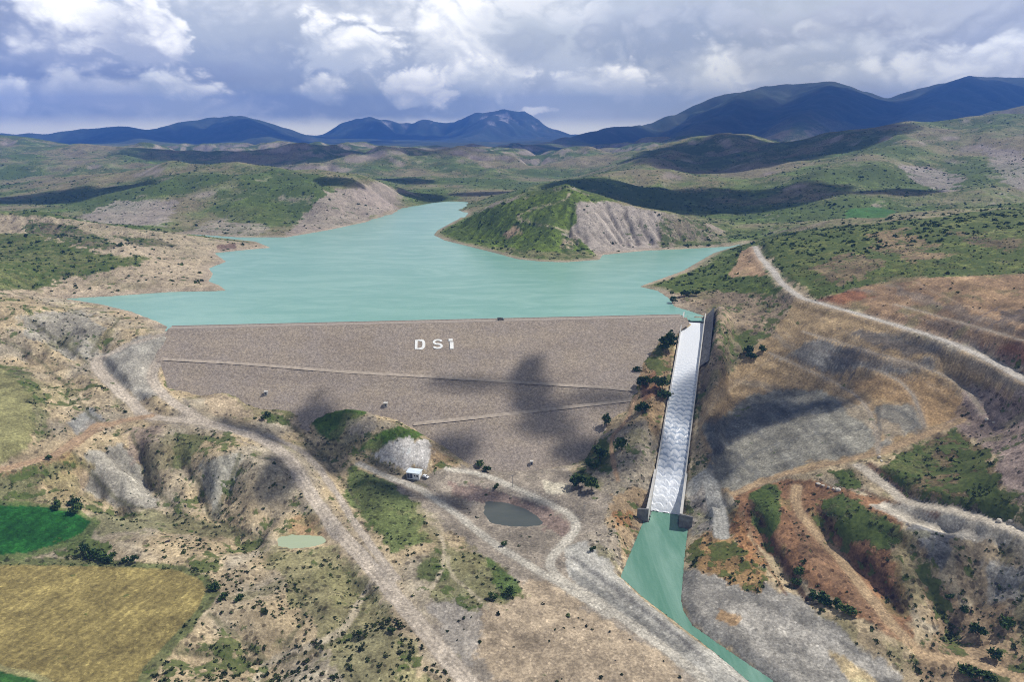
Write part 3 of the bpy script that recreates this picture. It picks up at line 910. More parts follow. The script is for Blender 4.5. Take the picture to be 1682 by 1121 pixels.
# --- right: shoulder, quarry, spoil
paint([(1235, 395), (1320, 378), (1500, 360), (1720, 335), (1720, 452), (1480, 457), (1350, 490), (1290, 465)], (.115, .135, .036), 6, 14, 40, veg=.6)
paint([(1330, 440), (1400, 415), (1450, 425), (1420, 455), (1360, 475)], BROWN, 5, 22, 25, .8, veg=.3)
paint([(1420, 385), (1480, 375), (1520, 400), (1560, 425), (1500, 430), (1440, 410)], (.24, .165, .10), 5, 24, 25, .8, veg=.3)
paint([(1560, 380), (1680, 395), (1690, 420), (1600, 400)], BROWN, 5, 20, 25, .7, veg=.4)
paint([(1050, 474), (1110, 455), (1170, 432), (1228, 398), (1262, 450), (1290, 485), (1180, 485), (1100, 480)], (.10, .130, .030), 4, 8, 20, veg=.6)
paint([(1195, 455), (1222, 410), (1240, 412), (1262, 452)], (.36, .245, .145), 2, 4, 12, veg=.05)
paint([(1100, 490), (1160, 476), (1285, 486), (1310, 490), (1265, 560), (1200, 640), (1150, 680), (1150, 560), (1170, 520)], (.225, .175, .115), 3, 6, 20, veg=.35)
paint([(1190, 540), (1250, 545), (1240, 600), (1190, 620)], (.13, .115, .065), 4, 10, 14, .8, veg=.6)
paint([(1145, 660), (1270, 545), (1310, 488), (1480, 537), (1700, 628), (1720, 720), (1580, 692), (1440, 750), (1300, 775), (1205, 815), (1170, 800)], (.31, .225, .125), 3, 5, 25, veg=.0)
paint([(1270, 585), (1340, 560), (1460, 585), (1560, 590), (1480, 612), (1400, 610), (1330, 605)], (.185, .18, .165), 4, 10, 18, .9)
paint([(1380, 540), (1440, 545), (1560, 575), (1500, 585), (1420, 560)], (.11, .10, .09), 2, 7, 12, .8)
paint([(1350, 575), (1420, 568), (1450, 590), (1380, 605)], (.095, .09, .085), 2, 6, 10, .85)
paint([(1150, 700), (1240, 650), (1340, 640), (1428, 668), (1438, 742), (1300, 765), (1208, 812), (1175, 790)], (.215, .21, .175), 3, 8, 22, .9)
paint([(1160, 690), (1240, 665), (1330, 660), (1400, 665), (1300, 690), (1200, 720), (1165, 770)], (.105, .11, .108), 3, 9, 22, .85)
paint([(1440, 668), (1500, 660), (1520, 700), (1448, 735)], (.21, .21, .185), 3, 6, 15, .8)
paint([(1390, 625), (1500, 615), (1590, 650), (1585, 688), (1520, 700), (1500, 665), (1430, 655)], (.33, .215, .105), 3, 8, 15, .8)
paint([(1590, 620), (1700, 640), (1720, 830), (1660, 830), (1620, 745), (1570, 700)], (.27, .205, .175), 3, 8, 20, .9, veg=.1)
paint([(1345, 495), (1400, 475), (1480, 458), (1720, 448), (1720, 612), (1600, 573), (1480, 533), (1400, 510)], (.265, .175, .10), 3, 5, 25, veg=.05)
paint([(1340, 492), (1410, 476), (1440, 488), (1380, 500)], (.22, .09, .045), 2, 4, 12, .8)
paint([(1590, 560), (1720, 570), (1720, 622), (1640, 590)], (.19, .085, .05), 3, 6, 14, .8)
paint([(1640, 510), (1720, 505), (1720, 530), (1650, 532)], (.10, .085, .075), 2, 6, 12, .8)
paint([(1520, 530), (1560, 520), (1640, 535), (1600, 550)], (.16, .12, .085), 2, 6, 12, .7)
paint([(1440, 772), (1500, 735), (1570, 702), (1620, 740), (1668, 840), (1640, 855), (1560, 850), (1490, 815)], (.125, .095, .05), 2, 4, 12, veg=.5)
paint([(1442, 772), (1500, 738), (1540, 730), (1530, 770), (1490, 805)], (.085, .105, .032), 3, 6, 12, .85, veg=.5)
paint([(1580, 790), (1640, 800), (1655, 845), (1590, 845)], (.07, .07, .035), 4, 6, 12, .7, veg=.7)
paint([(1203, 812), (1300, 785), (1345, 795), (1480, 830), (1500, 1070), (1400, 1010), (1290, 935), (1240, 890)], (.225, .125, .065), 2, 4, 14, veg=.15)
paint([(1300, 850), (1370, 905), (1480, 1040), (1440, 1030), (1330, 930)], (.21, .13, .075), 3, 8, 12, .7)
paint([(1232, 812), (1262, 796), (1282, 800), (1280, 850), (1268, 890), (1240, 872)], (.075, .105, .03), 2, 4, 10, veg=.6)
paint([(1345, 820), (1390, 812), (1425, 835), (1490, 872), (1475, 905), (1400, 895), (1355, 850)], (.085, .095, .036), 2, 4, 10, veg=.6)
paint([(1365, 775), (1400, 772), (1425, 805), (1380, 800)], (.085, .10, .035), 2, 4, 10, veg=.5)
paint([(1420, 828), (1490, 828), (1560, 838), (1640, 862), (1690, 890), (1690, 905), (1560, 885), (1490, 862)], (.36, .325, .265), 2, 4, 14, veg=0)
paint([(1490, 862), (1570, 880), (1565, 920), (1530, 945), (1500, 890)], (.135, .135, .135), 2, 5, 12, .9)
paint([(1570, 885), (1690, 910), (1690, 1010), (1620, 1000), (1560, 960)], (.235, .185, .12), 3, 8, 14, .9, veg=.25)
paint([(1620, 930), (1700, 930), (1700, 985), (1630, 990)], (.21, .21, .20), 3, 6, 14, .8)
paint([(1465, 890), (1505, 885), (1545, 960), (1562, 1040), (1520, 1030), (1480, 960)], (.285, .22, .135), 2, 5, 12, .95, veg=.3)
paint([(1530, 960), (1620, 1000), (1700, 1020), (1700, 1140), (1520, 1140), (1500, 1070), (1540, 1040)], (.235, .165, .095), 3, 8, 16, .85, veg=.4)
paint([(1120, 940), (1220, 945), (1290, 970), (1350, 1010), (1430, 1075), (1500, 1140), (1290, 1140), (1190, 1065), (1135, 1025), (1117, 1000)], (.235, .22, .19), 3, 5, 14, veg=0)
paint([(1160, 985), (1200, 990), (1270, 1000), (1350, 1045), (1420, 1080), (1480, 1112), (1440, 1118), (1340, 1075), (1260, 1040)], (.42, .39, .335), 3, 7, 14, .9)
paint([(1362, 1070), (1400, 1085), (1445, 1125), (1400, 1125)], (.46, .36, .20), 2, 3, 10, .95)
paint([(1180, 1000), (1215, 1012), (1210, 1030), (1180, 1018)], (.32, .20, .09), 1.5, 3, 8, .8)
paint([(1130, 905), (1160, 870), (1195, 868), (1230, 915), (1262, 950), (1250, 980), (1190, 955), (1140, 930)], (.265, .165, .07), 2, 5, 10, .95, veg=.45)
paint([(1190, 845), (1215, 835), (1232, 890), (1260, 930), (1230, 925), (1200, 880)], (.27, .135, .055), 2, 4, 10, .9)
paint([(1128, 800), (1150, 780), (1180, 800), (1195, 865), (1140, 880), (1125, 850)], (.26, .235, .20), 2, 4, 10, .9)
# --- beside the dam
paint([(1043, 600), (1062, 585), (1082, 560), (1095, 535), (1118, 525), (1100, 620), (1080, 720), (1062, 700), (1040, 650)], (.285, .20, .11), 2, 4, 10, veg=.35)
paint([(1050, 622), (1080, 610), (1085, 650), (1055, 660)], (.20, .10, .055), 2, 4, 8, .8, veg=.3)
paint([(985, 715), (1060, 690), (1080, 730), (1072, 800), (1060, 840), (1000, 830), (960, 790)], (.25, .215, .16), 2, 5, 14, veg=.3)
paint([(920, 785), (960, 772), (985, 790), (975, 815), (930, 808)], (.085, .105, .032), 2, 5, 8, veg=.6)
paint([(955, 745), (1000, 720), (1010, 770), (975, 780)], (.10, .10, .04), 2, 6, 8, .8, veg=.7)
paint([(1000, 815), (1060, 795), (1062, 850), (1040, 905), (1015, 930), (995, 890)], (.305, .225, .135), 2, 6, 12, veg=.25)
paint([(1008, 842), (1040, 840), (1038, 865), (1012, 870)], (.25, .125, .05), 2, 4, 8, .8, veg=.4)
# --- valley floor
paint([(620, 790), (770, 765), (930, 770), (1000, 820), (1000, 900), (1020, 960), (1140, 1080), (1250, 1140), (780, 1140), (700, 1000), (800, 930), (720, 850)], (.245, .21, .165), 4, 8, 25, veg=.03)
paint([(740, 792), (820, 808), (900, 833), (945, 868), (930, 884), (885, 862), (800, 828), (742, 812)], (.20, .14, .115), 2, 7, 8, .75)
paint([(890, 790), (935, 795), (938, 812), (895, 812)], (.42, .38, .29), 2, 3, 8, .9)
paint([(926, 900), (962, 888), (1000, 920), (1022, 955), (1100, 1022), (1180, 1078), (1260, 1140), (1190, 1140), (1080, 1050), (980, 980), (930, 945)], (.335, .32, .28), 2, 3, 10, veg=0)
paint([(925, 925), (980, 960), (1060, 1020), (1130, 1070), (1110, 1072), (1030, 1020), (950, 965)], (.20, .195, .175), 1.5, 2, 8, .8)
paint([(960, 880), (1010, 870), (1022, 910), (1025, 935), (985, 910)], (.25, .215, .165), 2, 4, 8, .9, veg=.25)
paint([(780, 985), (900, 960), (1050, 1050), (1150, 1140), (800, 1140), (770, 1060)], (.345, .27, .18), 5, 16, 22, .75, veg=.02)
paint([(700, 985), (790, 980), (800, 1060), (760, 1090), (720, 1030)], (.265, .24, .205), 4, 10, 16, .85)
# --- grass in the middle
paint([(575, 762), (640, 792), (690, 832), (700, 890), (650, 905), (600, 860), (565, 815)], (.088, .122, .034), 3, 7, 14, .9, veg=.25)
paint([(676, 925), (730, 905), (800, 915), (830, 940), (862, 975), (825, 990), (780, 990), (770, 1000), (720, 985)], (.165, .16, .075), 3, 7, 12, .85, veg=.3)
paint([(800, 918), (822, 930), (860, 972), (825, 985), (805, 950)], (.06, .10, .025), 2, 3, 8, .9, veg=.4)
paint([(680, 930), (720, 918), (745, 940), (720, 960), (690, 950)], (.10, .125, .042), 2, 4, 8, .8)
paint([(495, 672), (540, 656), (600, 658), (640, 680), (600, 682), (570, 700), (556, 728), (525, 715)], (.062, .105, .020), 2, 3, 8, veg=.1)
paint([(590, 740), (612, 714), (650, 702), (705, 712), (690, 722), (640, 724), (612, 748)], (.062, .110, .020), 2, 3, 8, veg=.1)
paint([(612, 747), (640, 728), (660, 722), (704, 722), (712, 742), (700, 768), (668, 772), (640, 765)], (.46, .435, .40), 1.5, 5, 6, veg=0)
paint([(706, 735), (745, 752), (755, 768), (708, 772)], (.26, .18, .10), 2, 3, 6, .8, veg=.3)
paint([(568, 690), (620, 680), (620, 705), (590, 720), (565, 730)], (.30, .26, .20), 2, 4, 8, .8)
paint([(330, 648), (420, 648), (490, 675), (510, 700), (470, 700), (420, 690), (350, 685)], (.34, .27, .18), 3, 5, 12, veg=.1)
paint([(355, 645), (420, 645), (485, 672), (480, 690), (420, 662)], (.14, .15, .055), 2, 4, 10, .8, veg=.2)
paint([(425, 672), (470, 685), (480, 700), (440, 695)], (.075, .095, .03), 2, 4, 8, .9, veg=.5)
# --- left: badlands and fields
paint([(20, 515), (130, 510), (175, 540), (160, 590), (110, 585), (50, 555)], GREY, 4, 10, 22, .8, veg=.08)
paint([(155, 590), (235, 552), (290, 545), (275, 590), (245, 620), (260, 650), (230, 660), (185, 620)], (.29, .27, .225), 2, 4, 12, veg=0)
paint([(145, 745), (200, 722), (240, 775), (262, 838), (190, 828), (115, 800)], (.265, .25, .21), 3, 6, 16, .9, veg=.02)
paint([(108, 695), (150, 668), (172, 692), (125, 715)], (.265, .265, .245), 2, 3, 10, .9, veg=0)
paint([(330, 762), (395, 742), (385, 800), (348, 855), (335, 800)], (.27, .26, .215), 3, 6, 14, .85, veg=.05)
paint([(200, 703), (265, 700), (262, 752), (220, 760)], (.27, .21, .17), 3, 6, 10, .7)
paint([(288, 712), (342, 716), (312, 762), (282, 772)], (.10, .115, .045), 2, 5, 10, .9, veg=.3)
paint([(-80, 785), (30, 770), (85, 750), (150, 765), (120, 790), (70, 800), (60, 835), (-80, 830)], (.125, .125, .055), 3, 5, 14, .9, veg=.35)
paint([(85, 745), (120, 748), (155, 768), (110, 770)], (.235, .185, .075), 2, 4, 10, .8)
paint([(60, 800), (140, 765), (160, 790), (100, 830)], (.40, .29, .165), 3, 6, 12, .7, veg=.25)
paint([(150, 848), (250, 838), (340, 856), (420, 880), (350, 886), (240, 868), (160, 885)], (.16, .155, .075), 3, 5, 12, .8, veg=.25)
paint([(70, 905), (150, 880), (180, 890), (190, 915), (100, 920)], (.14, .13, .075), 3, 5, 10, .9, veg=.7)
paint([(425, 905), (540, 905), (600, 940), (690, 1075), (700, 1140), (560, 1140), (505, 1010)], (.215, .20, .10), 4, 10, 20, .85, veg=.2)
paint([(480, 850), (530, 845), (535, 880), (470, 880)], (.34, .20, .095), 3, 5, 10, .6)
paint([(-80, 595), (10, 600), (32, 625), (52, 645), (60, 700), (45, 738), (0, 767), (-80, 780)], (.20, .19, .085), 2, 2, 8, veg=.0)
paint([(0, 600), (40, 605), (75, 650), (80, 720), (55, 730), (50, 650), (25, 625)], (.11, .12, .05), 3, 6, 10, .7, veg=.6)
paint([(-90, 915), (150, 920), (300, 928), (345, 950), (362, 975), (330, 1015), (250, 1115), (235, 1160), (-90, 1180)], (.115, .125, .05), 1.5, 2, 8, veg=.3)
paint([(-90, 928), (150, 930), (288, 937), (325, 950), (340, 970), (325, 1000), (285, 1045), (235, 1100), (205, 1160), (-90, 1180)], (.222, .178, .066), 1.2, 1, 8, veg=0, rows=(4.6, .12))
paint([(-90, 820), (60, 826), (130, 838), (165, 856), (150, 885), (90, 906), (40, 920), (-90, 925)], (.085, .12, .035), 1.5, 2, 8, .9, veg=.1)
paint([(-90, 828), (60, 832), (125, 843), (150, 858), (135, 876), (90, 896), (40, 910), (-90, 915)], (.016, .082, .014), 1.0, 1, 8, veg=0, rows=(5.5, .14))
paint([(-90, 1085), (0, 1092), (75, 1112), (120, 1160), (-90, 1200)], (.26, .24, .11), 1.2, 1, 8, veg=0)
paint([(-90, 1098), (0, 1103), (60, 1118), (100, 1160), (-90, 1200)], (.03, .085, .018), 1.2, 1, 8, veg=0)
# --- left peninsula and the hills round the lake
paint([(-80, 350), (90, 357), (260, 380), (430, 402), (442, 410), (372, 432), (345, 442), (372, 478), (105, 491), (-80, 488)], (.35, .285, .20), 4, 6, 20, .85, veg=.12)
paint([(-80, 385), (60, 384), (160, 418), (260, 424), (200, 440), (140, 452), (50, 474), (-80, 482)], (.11, .125, .040), 5, 12, 26, .95, veg=.5)
paint([(40, 366), (110, 368), (200, 405), (150, 410), (60, 385)], (.115, .10, .06), 4, 12, 18, .85, veg=.6)
paint([(190, 388), (250, 392), (300, 405), (230, 405)], (.10, .095, .05), 3, 8, 14, .85, veg=.6)
paint([(355, 403), (388, 400), (388, 414), (360, 415)], (.15, .10, .08), 2, 4, 8, .9)
paint([(120, 360), (190, 330), (290, 330), (270, 372), (180, 368)], SCREE, 6, 20, 30, .75, veg=.15)
paint([(545, 310), (610, 312), (655, 342), (600, 364), (540, 378), (470, 388), (500, 350)], (.30, .25, .21), 6, 18, 30, .85, veg=.1)
paint([(300, 385), (380, 350), (440, 372), (430, 388)], SCREE, 6, 22, 24, .6, veg=.3)
paint([(340, 340), (440, 320), (480, 345), (460, 370), (380, 365)], (.095, .13, .028), 8, 20, 40, .8, veg=.5)
paint([(712, 384), (800, 342), (930, 310), (1010, 330), (948, 334), (950, 375), (985, 425), (880, 430), (800, 412)], (.105, .150, .026), 5, 8, 25, veg=.5)
paint([(944, 334), (1000, 331), (1105, 354), (1110, 408), (1000, 418), (985, 425), (955, 395), (925, 385), (950, 365)], (.315, .275, .235), 3, 6, 16, veg=.1)
paint([(1085, 352), (1150, 364), (1195, 388), (1195, 404), (1080, 409)], (.19, .165, .11), 4, 12, 18, .8, veg=.55)
paint([(826, 385), (850, 368), (856, 382), (838, 392)], (.40, .28, .19), 2, 5, 10, .9)
paint([(925, 392), (948, 388), (940, 412), (918, 408)], (.33, .26, .19), 2, 6, 10, .8)
paint([(800, 405), (850, 420), (930, 428), (985, 424), (960, 412), (900, 415), (840, 408)], (.24, .19, .13), 3, 8, 14, .5)
paint([(1388, 344), (1440, 340), (1470, 346), (1455, 358), (1400, 358)], (.045, .12, .025), 5, 6, 30, .95, veg=0)
paint([(1470, 270), (1530, 275), (1590, 290), (1560, 320), (1510, 300)], (.27, .23, .215), 8, 30, 40, .8, veg=.15)
paint([(1610, 240), (1682, 250), (1700, 320), (1650, 300)], (.26, .225, .205), 8, 30, 40, .7, veg=.2)
# lake margin: a pale drawn-down band
lsd = np.where(FY < 1390, G1.sample(lake_sd, FX, FY), 99)
upm = smooth(-4, -10, dam_st(FX, FY)[1])
shore = smooth(16, 3, lsd + 4 * nB) * upm
blend(shore * .75, (.31, .255, .19)); VEG *= 1 - shore
# stream lines: grey washed beds and shrubs in the gullies
gul = smooth(3.2, 6.0, FLOW) * smooth(900, 650, FY)
blend(gul * .16, (.17, .15, .11))
# rock layers show as bands that follow the slopes of the excavation
qm = smooth(80, 150, FX) * smooth(720, 600, FY)
lay = fbm(FX * .25 + 3 * nB, FZ * 2.2 + FX * .10 + FY * .06 + 2 * nB, 9, 4, 171) + .8 * fbm(FX * .12 + 2 * nB, FZ * 3.4 + FX * .16 - FY * .05, 5, 3, 172)
qq = sdf(FX, FY, hit(dense([(1145, 690), (1270, 545), (1310, 488), (1480, 460), (1720, 450), (1720, 640), (1580, 692), (1440, 750), (1300, 775), (1205, 815)], 30, True))[:, :2])
qi = smooth(6, -6, qq)
st = fbm(FX * .3 + 6 * nA, FZ * 1.6 + FX * .12 + 5 * nB, 12, 5, 174, .6)
blend(qi * .35 * smooth(.12, .3, st), (.33, .225, .11))
blend(qi * .45 * smooth(-.14, -.32, st), (.13, .13, .12))
C *= np.clip(1 + qm * .5 * lay, .55, 1.5)[:, None]
# hollows are coloured darker and hold more weeds; crests are coloured paler
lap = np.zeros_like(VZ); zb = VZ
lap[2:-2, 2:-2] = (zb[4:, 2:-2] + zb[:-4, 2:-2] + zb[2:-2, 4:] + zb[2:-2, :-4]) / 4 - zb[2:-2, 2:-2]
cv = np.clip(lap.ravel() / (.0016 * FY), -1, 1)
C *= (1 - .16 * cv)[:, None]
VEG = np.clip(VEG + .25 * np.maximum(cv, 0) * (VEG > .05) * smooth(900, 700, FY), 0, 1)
snow = smooth(9900, 10600, FY) * smooth(.15, .4, fbm(FX, FY * .6, 260, 4, 181) + .3 * cv) * smooth(200, 300, FZ)
blend(snow * .8, (.42, .40, .42))
nE = fbm(FX + 6 * nB, FY, 24, 6, 173, .62)
nF = fbm(FX, FY, 10, 5, 175, .6)
nr = smooth(760, 620, FY)
C *= (1 + nr * (.17 * smooth(.08, .15, nE) - .17 * smooth(-.08, -.16, nE) + .12 * smooth(.14, .2, nF) - .14 * smooth(-.12, -.2, nF)))[:, None]
ol = nr * smooth(.16, .24, fbm(FX, FY, 33, 6, 177, .6)) * (VEG > .04) * .5
blend(ol, (.155, .15, .065))
C *= (1 + .18 * nB + .14 * nD + .12 * nA)[:, None]
# thin lines: shaded sides of cut banks painted dark, weedy ravines, footpaths, machine marks
LINES = [(px, 1.5, (.11, .105, .055), .7) for px, _, _ in RAVINES if px[0][0] < 580]
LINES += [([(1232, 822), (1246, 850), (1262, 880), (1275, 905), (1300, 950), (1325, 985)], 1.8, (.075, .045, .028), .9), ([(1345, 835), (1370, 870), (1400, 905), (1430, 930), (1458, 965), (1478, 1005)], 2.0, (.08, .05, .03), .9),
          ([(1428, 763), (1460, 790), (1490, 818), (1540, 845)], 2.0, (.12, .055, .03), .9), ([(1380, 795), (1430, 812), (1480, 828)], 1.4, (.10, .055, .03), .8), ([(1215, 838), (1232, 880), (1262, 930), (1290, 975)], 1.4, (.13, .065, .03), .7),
          ([(618, 948), (592, 985), (570, 1028), (540, 1050), (500, 1064), (450, 1086), (415, 1125)], 2.4, (.42, .36, .26), .85), ([(690, 985), (720, 950), (730, 905), (722, 880)], 1.6, (.40, .34, .24), .8), ([(735, 915), (742, 945), (775, 975), (800, 1000)], 1.4, (.38, .33, .23), .7),
          ([(1352, 588), (1372, 608)], .9, (.09, .085, .08), .8), ([(1366, 587), (1385, 612)], .9, (.09, .085, .08), .8), ([(1380, 588), (1398, 614)], .9, (.09, .085, .08), .8), ([(1396, 592), (1380, 622)], .9, (.10, .09, .08), .8), ([(1412, 594), (1394, 626)], .9, (.10, .09, .08), .8),
          ([(1150, 762), (1200, 728), (1290, 690), (1390, 672), (1430, 660)], 1.2, (.08, .08, .08), .6), ([(1180, 790), (1250, 740), (1340, 715), (1430, 705)], 1.0, (.11, .11, .10), .6), ([(1442, 668), (1446, 740)], 1.6, (.09, .09, .08), .7), ([(1290, 560), (1400, 590), (1500, 625)], .9, (.16, .13, .10), .6),
          ([(1500, 462), (1580, 500), (1700, 540)], 1.2, (.36, .26, .17), .7), ([(1560, 545), (1610, 520), (1640, 505)], 1.3, (.11, .09, .08), .7), ([(1600, 545), (1650, 525), (1690, 512)], 1.2, (.11, .09, .08), .7),
          ([(1152, 690), (1180, 655), (1220, 625), (1265, 590)], 1.6, (.38, .29, .18), .7), ([(935, 318), (925, 330), (870, 345), (850, 358), (900, 372), (935, 382), (950, 400)], 3.0, (.40, .33, .24), .8),
          ([(205, 652), (240, 690), (330, 702), (420, 735)], .9, (.20, .175, .15), .6), ([(300, 655), (340, 690), (420, 708), (500, 748)], .9, (.19, .165, .14), .6), ([(0, 782), (90, 758), (150, 715), (185, 700)], 1.0, (.19, .11, .06), .7), ([(640, 975), (700, 1060), (745, 1121)], 1.0, (.17, .13, .09), .7),
          ([(770, 800), (840, 815), (900, 840)], 1.0, (.11, .09, .08), .7), ([(940, 915), (1000, 960), (1080, 1020), (1150, 1075)], 1.2, (.17, .16, .145), .8)]
for px, wd, col, amt in LINES:
    q = hit(curve(px, 8))
    i = np.nonzero((FX > q[:, 0].min() - 6) & (FX < q[:, 0].max() + 6) & (FY > q[:, 1].min() - 6) & (FY < q[:, 1].max() + 6))[0]
    x, y = FX[i], FY[i]
    d, _ = seg_dist(x + 1.2 * fbm(x, y, 7, 3, 191), y + 1.2 * fbm(x, y, 7, 3, 193), q[:, :2])
    w = smooth(wd * .75 + .5, wd * .35, d + .6 * fbm(x, y, 4, 2, 195)) * amt
    C[i] = C[i] * (1 - w[:, None]) + np.array(col) * w[:, None]
# dark rim of the canal
ce = np.where(FY < SP_BOT[1] + 3, G1.sample(chan_sd, FX, FY), 99)
blend(smooth(2.6, .6, ce + .8 * nD) * .75, (.075, .07, .06))
# roads
RC = {"haul": (.43, .37, .295), "dirt": (.36, .25, .155), "ridge": (.40, .37, .325), "track": (.45, .415, .345), "spoil": (.31, .30, .265), "ochre": (.37, .265, .155), "pale": (.40, .355, .285), "bench": (.33, .28, .215)}
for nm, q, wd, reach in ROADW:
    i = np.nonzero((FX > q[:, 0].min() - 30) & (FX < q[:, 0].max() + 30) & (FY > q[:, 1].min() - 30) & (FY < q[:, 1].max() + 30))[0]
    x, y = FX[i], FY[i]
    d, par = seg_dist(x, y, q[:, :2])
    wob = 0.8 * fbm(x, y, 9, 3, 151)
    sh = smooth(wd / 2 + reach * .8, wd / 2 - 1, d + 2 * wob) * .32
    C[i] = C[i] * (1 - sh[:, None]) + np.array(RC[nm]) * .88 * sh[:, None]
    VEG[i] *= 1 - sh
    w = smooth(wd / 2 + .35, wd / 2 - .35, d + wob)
    rut_edge = 1 - .22 * np.exp(-((d - wd * .17) / .45) ** 2) - .20 * smooth(wd / 2 - 1.2, wd / 2 - .2, d) + .10 * fbm(x, y, 2.5, 2, 155) + .05 * fbm(x, y, 5, 2, 152)  # wheel ruts, plus edge shade painted in place of raised berms
    C[i] = C[i] * (1 - w[:, None]) + np.array(RC[nm]) * rut_edge[:, None] * w[:, None]
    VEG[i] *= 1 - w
C = np.clip(C, 0.006, .6); VEG = np.clip(VEG, 0, 1)


# ------------------------------------------------------------------ materials
class NT:
    def __init__(s, name):
        s.m = bpy.data.materials.new(name)
        s.m.use_nodes = True
        s.t = s.m.node_tree
        s.b = s.t.nodes["Principled BSDF"]
        s.b.inputs["Specular IOR Level"].default_value = 0.2
        s.b.inputs["Roughness"].default_value = 0.9

    def n(s, t, **kw):
        x = s.t.nodes.new(t)
        for k, v in kw.items():
            setattr(x, k, v)
        return x

    def put(s, v, sock):
        if isinstance(v, (int, float)):
            sock.default_value = v
        elif isinstance(v, tuple):
            sock.default_value = (*v, 1) if len(v) == 3 and sock.type == 'RGBA' else v
        else:
            s.t.links.new(v, sock)

    def math(s, op, a, b=0.0, c=0.0):
        x = s.n('ShaderNodeMath', operation=op)
        s.put(a, x.inputs[0]); s.put(b, x.inputs[1]); s.put(c, x.inputs[2])
        return x.outputs[0]

    def ramp(s, v, a, b, lo=0.0, hi=1.0):
        x = s.n('ShaderNodeMapRange', interpolation_type='SMOOTHSTEP')
        s.put(v, x.inputs[0])
        for k, q in zip((1, 2, 3, 4), (a, b, lo, hi)):
            s.put(q, x.inputs[k])
        return x.outputs[0]

    def mix(s, f, a, b, mode='MIX'):
        x = s.n('ShaderNodeMix', data_type='RGBA', blend_type=mode)
        s.put(f, x.inputs[0]); s.put(a, x.inputs[6]); s.put(b, x.inputs[7])
        return x.outputs[2]

    def obj(s):
        if not hasattr(s, '_o'):
            s._o = s.n('ShaderNodeTexCoord').outputs['Object']
        return s._o

    def scaled(s, v, sc):
        x = s.n('ShaderNodeMapping')
        s.put(v, x.inputs[0])
        x.inputs['Scale'].default_value = sc
        return x.outputs[0]

    def noise(s, sc, det=4, rough=.5, v=None, dist=0.0):
        x = s.n('ShaderNodeTexNoise')
        s.put(v if v is not None else s.obj(), x.inputs['Vector'])
        x.inputs['Scale'].default_value = sc; x.inputs['Detail'].default_value = det
        x.inputs['Roughness'].default_value = rough; x.inputs['Distortion'].default_value = dist
        return x.outputs['Fac']

    def bump(s, h, strength, dist):
        x = s.n('ShaderNodeBump')
        s.put(h, x.inputs['Height'])
        x.inputs['Strength'].default_value = strength; x.inputs['Distance'].default_value = dist
        s.t.links.new(x.outputs[0], s.b.inputs['Normal'])


def plain(name, col, var=.2, sc=1.5, rough=.9, bump=0.0, spec=.2):
    m = NT(name)
    f = m.noise(sc, 5, .6)
    k = m.ramp(f, .3, .7, 1 - var, 1 + var)
    x = m.n('ShaderNodeVectorMath', operation='SCALE')
    x.inputs[0].default_value = col
    m.put(k, x.inputs['Scale'])
    m.t.links.new(x.outputs[0], m.b.inputs['Base Color'])
    m.b.inputs['Roughness'].default_value = rough
    m.b.inputs['Specular IOR Level'].default_value = spec
    if bump:
        m.bump(f, .6, bump)
    return m.m


def ground_material():
    m = NT("ground")
    a = m.n('ShaderNodeVertexColor', layer_name="cover")
    col, veg = a.outputs['Color'], a.outputs['Alpha']
    o = m.obj()
    n1 = m.noise(.75, 6, .75)
    n2 = m.noise(.11, 5, .6)
    n3 = m.noise(.018, 5, .6)
    k = m.math('MULTIPLY', m.ramp(n1, .3, .7, .66, 1.34), m.math('MULTIPLY', m.ramp(n2, .3, .7, .84, 1.16), m.ramp(n3, .3, .7, .86, 1.14)))
    x = m.n('ShaderNodeVectorMath', operation='SCALE')
    m.put(col, x.inputs[0]); m.put(k, x.inputs['Scale'])
    vo = m.n('ShaderNodeTexVoronoi'); m.put(o, vo.inputs['Vector']); vo.inputs['Scale'].default_value = 1.0
    vs = m.n('ShaderNodeSeparateColor'); m.put(vo.outputs['Color'], vs.inputs[0])
    vb = m.n('ShaderNodeTexVoronoi'); m.put(o, vb.inputs['Vector']); vb.inputs['Scale'].default_value = .42
    vt = m.n('ShaderNodeSeparateColor'); m.put(vb.outputs['Color'], vt.inputs[0])
    stones = m.math('MULTIPLY', m.ramp(vs.outputs[0], 0, 1, .84, 1.16), m.ramp(vs.outputs[1], .93, .97, 1.0, 1.35))
    tuft = m.math('MULTIPLY', m.ramp(vt.outputs[0], .86, .90), m.math('MULTIPLY', m.ramp(vb.outputs['Distance'], .75, .45), m.ramp(veg, .04, .14)))
    stones = m.math('MULTIPLY', stones, m.math('MULTIPLY_ADD', tuft, -.55, 1.0))
    x2 = m.n('ShaderNodeVectorMath', operation='SCALE')
    m.put(x.outputs[0], x2.inputs[0]); m.put(stones, x2.inputs['Scale'])
    x = x2
    # low scrub: clumps a few metres across, more of it where the cover says so
    clump = m.math('MULTIPLY_ADD', m.noise(.16, 3, .6), .55, m.math('MULTIPLY', m.noise(.035, 3, .5), .45))
    th = m.math('MULTIPLY_ADD', veg, -.30, .66)
    f = m.ramp(m.math('SUBTRACT', clump, th), -.02, .03)
    scrub = m.mix(m.ramp(m.noise(.5, 3, .6), .35, .65), (.046, .072, .018), (.088, .122, .030))
    m.put(m.mix(m.math('MULTIPLY', f, .85), x.outputs[0], scrub), m.b.inputs['Base Color'])
    m.b.inputs['Specular IOR Level'].default_value = .12
    h = m.math('ADD', m.math('MULTIPLY', n1, .35), m.math('MULTIPLY', n2, 1.0))
    h = m.math('ADD', h, m.math('MULTIPLY', f, .5))
    m.bump(h, .7, .7)
    return m.m


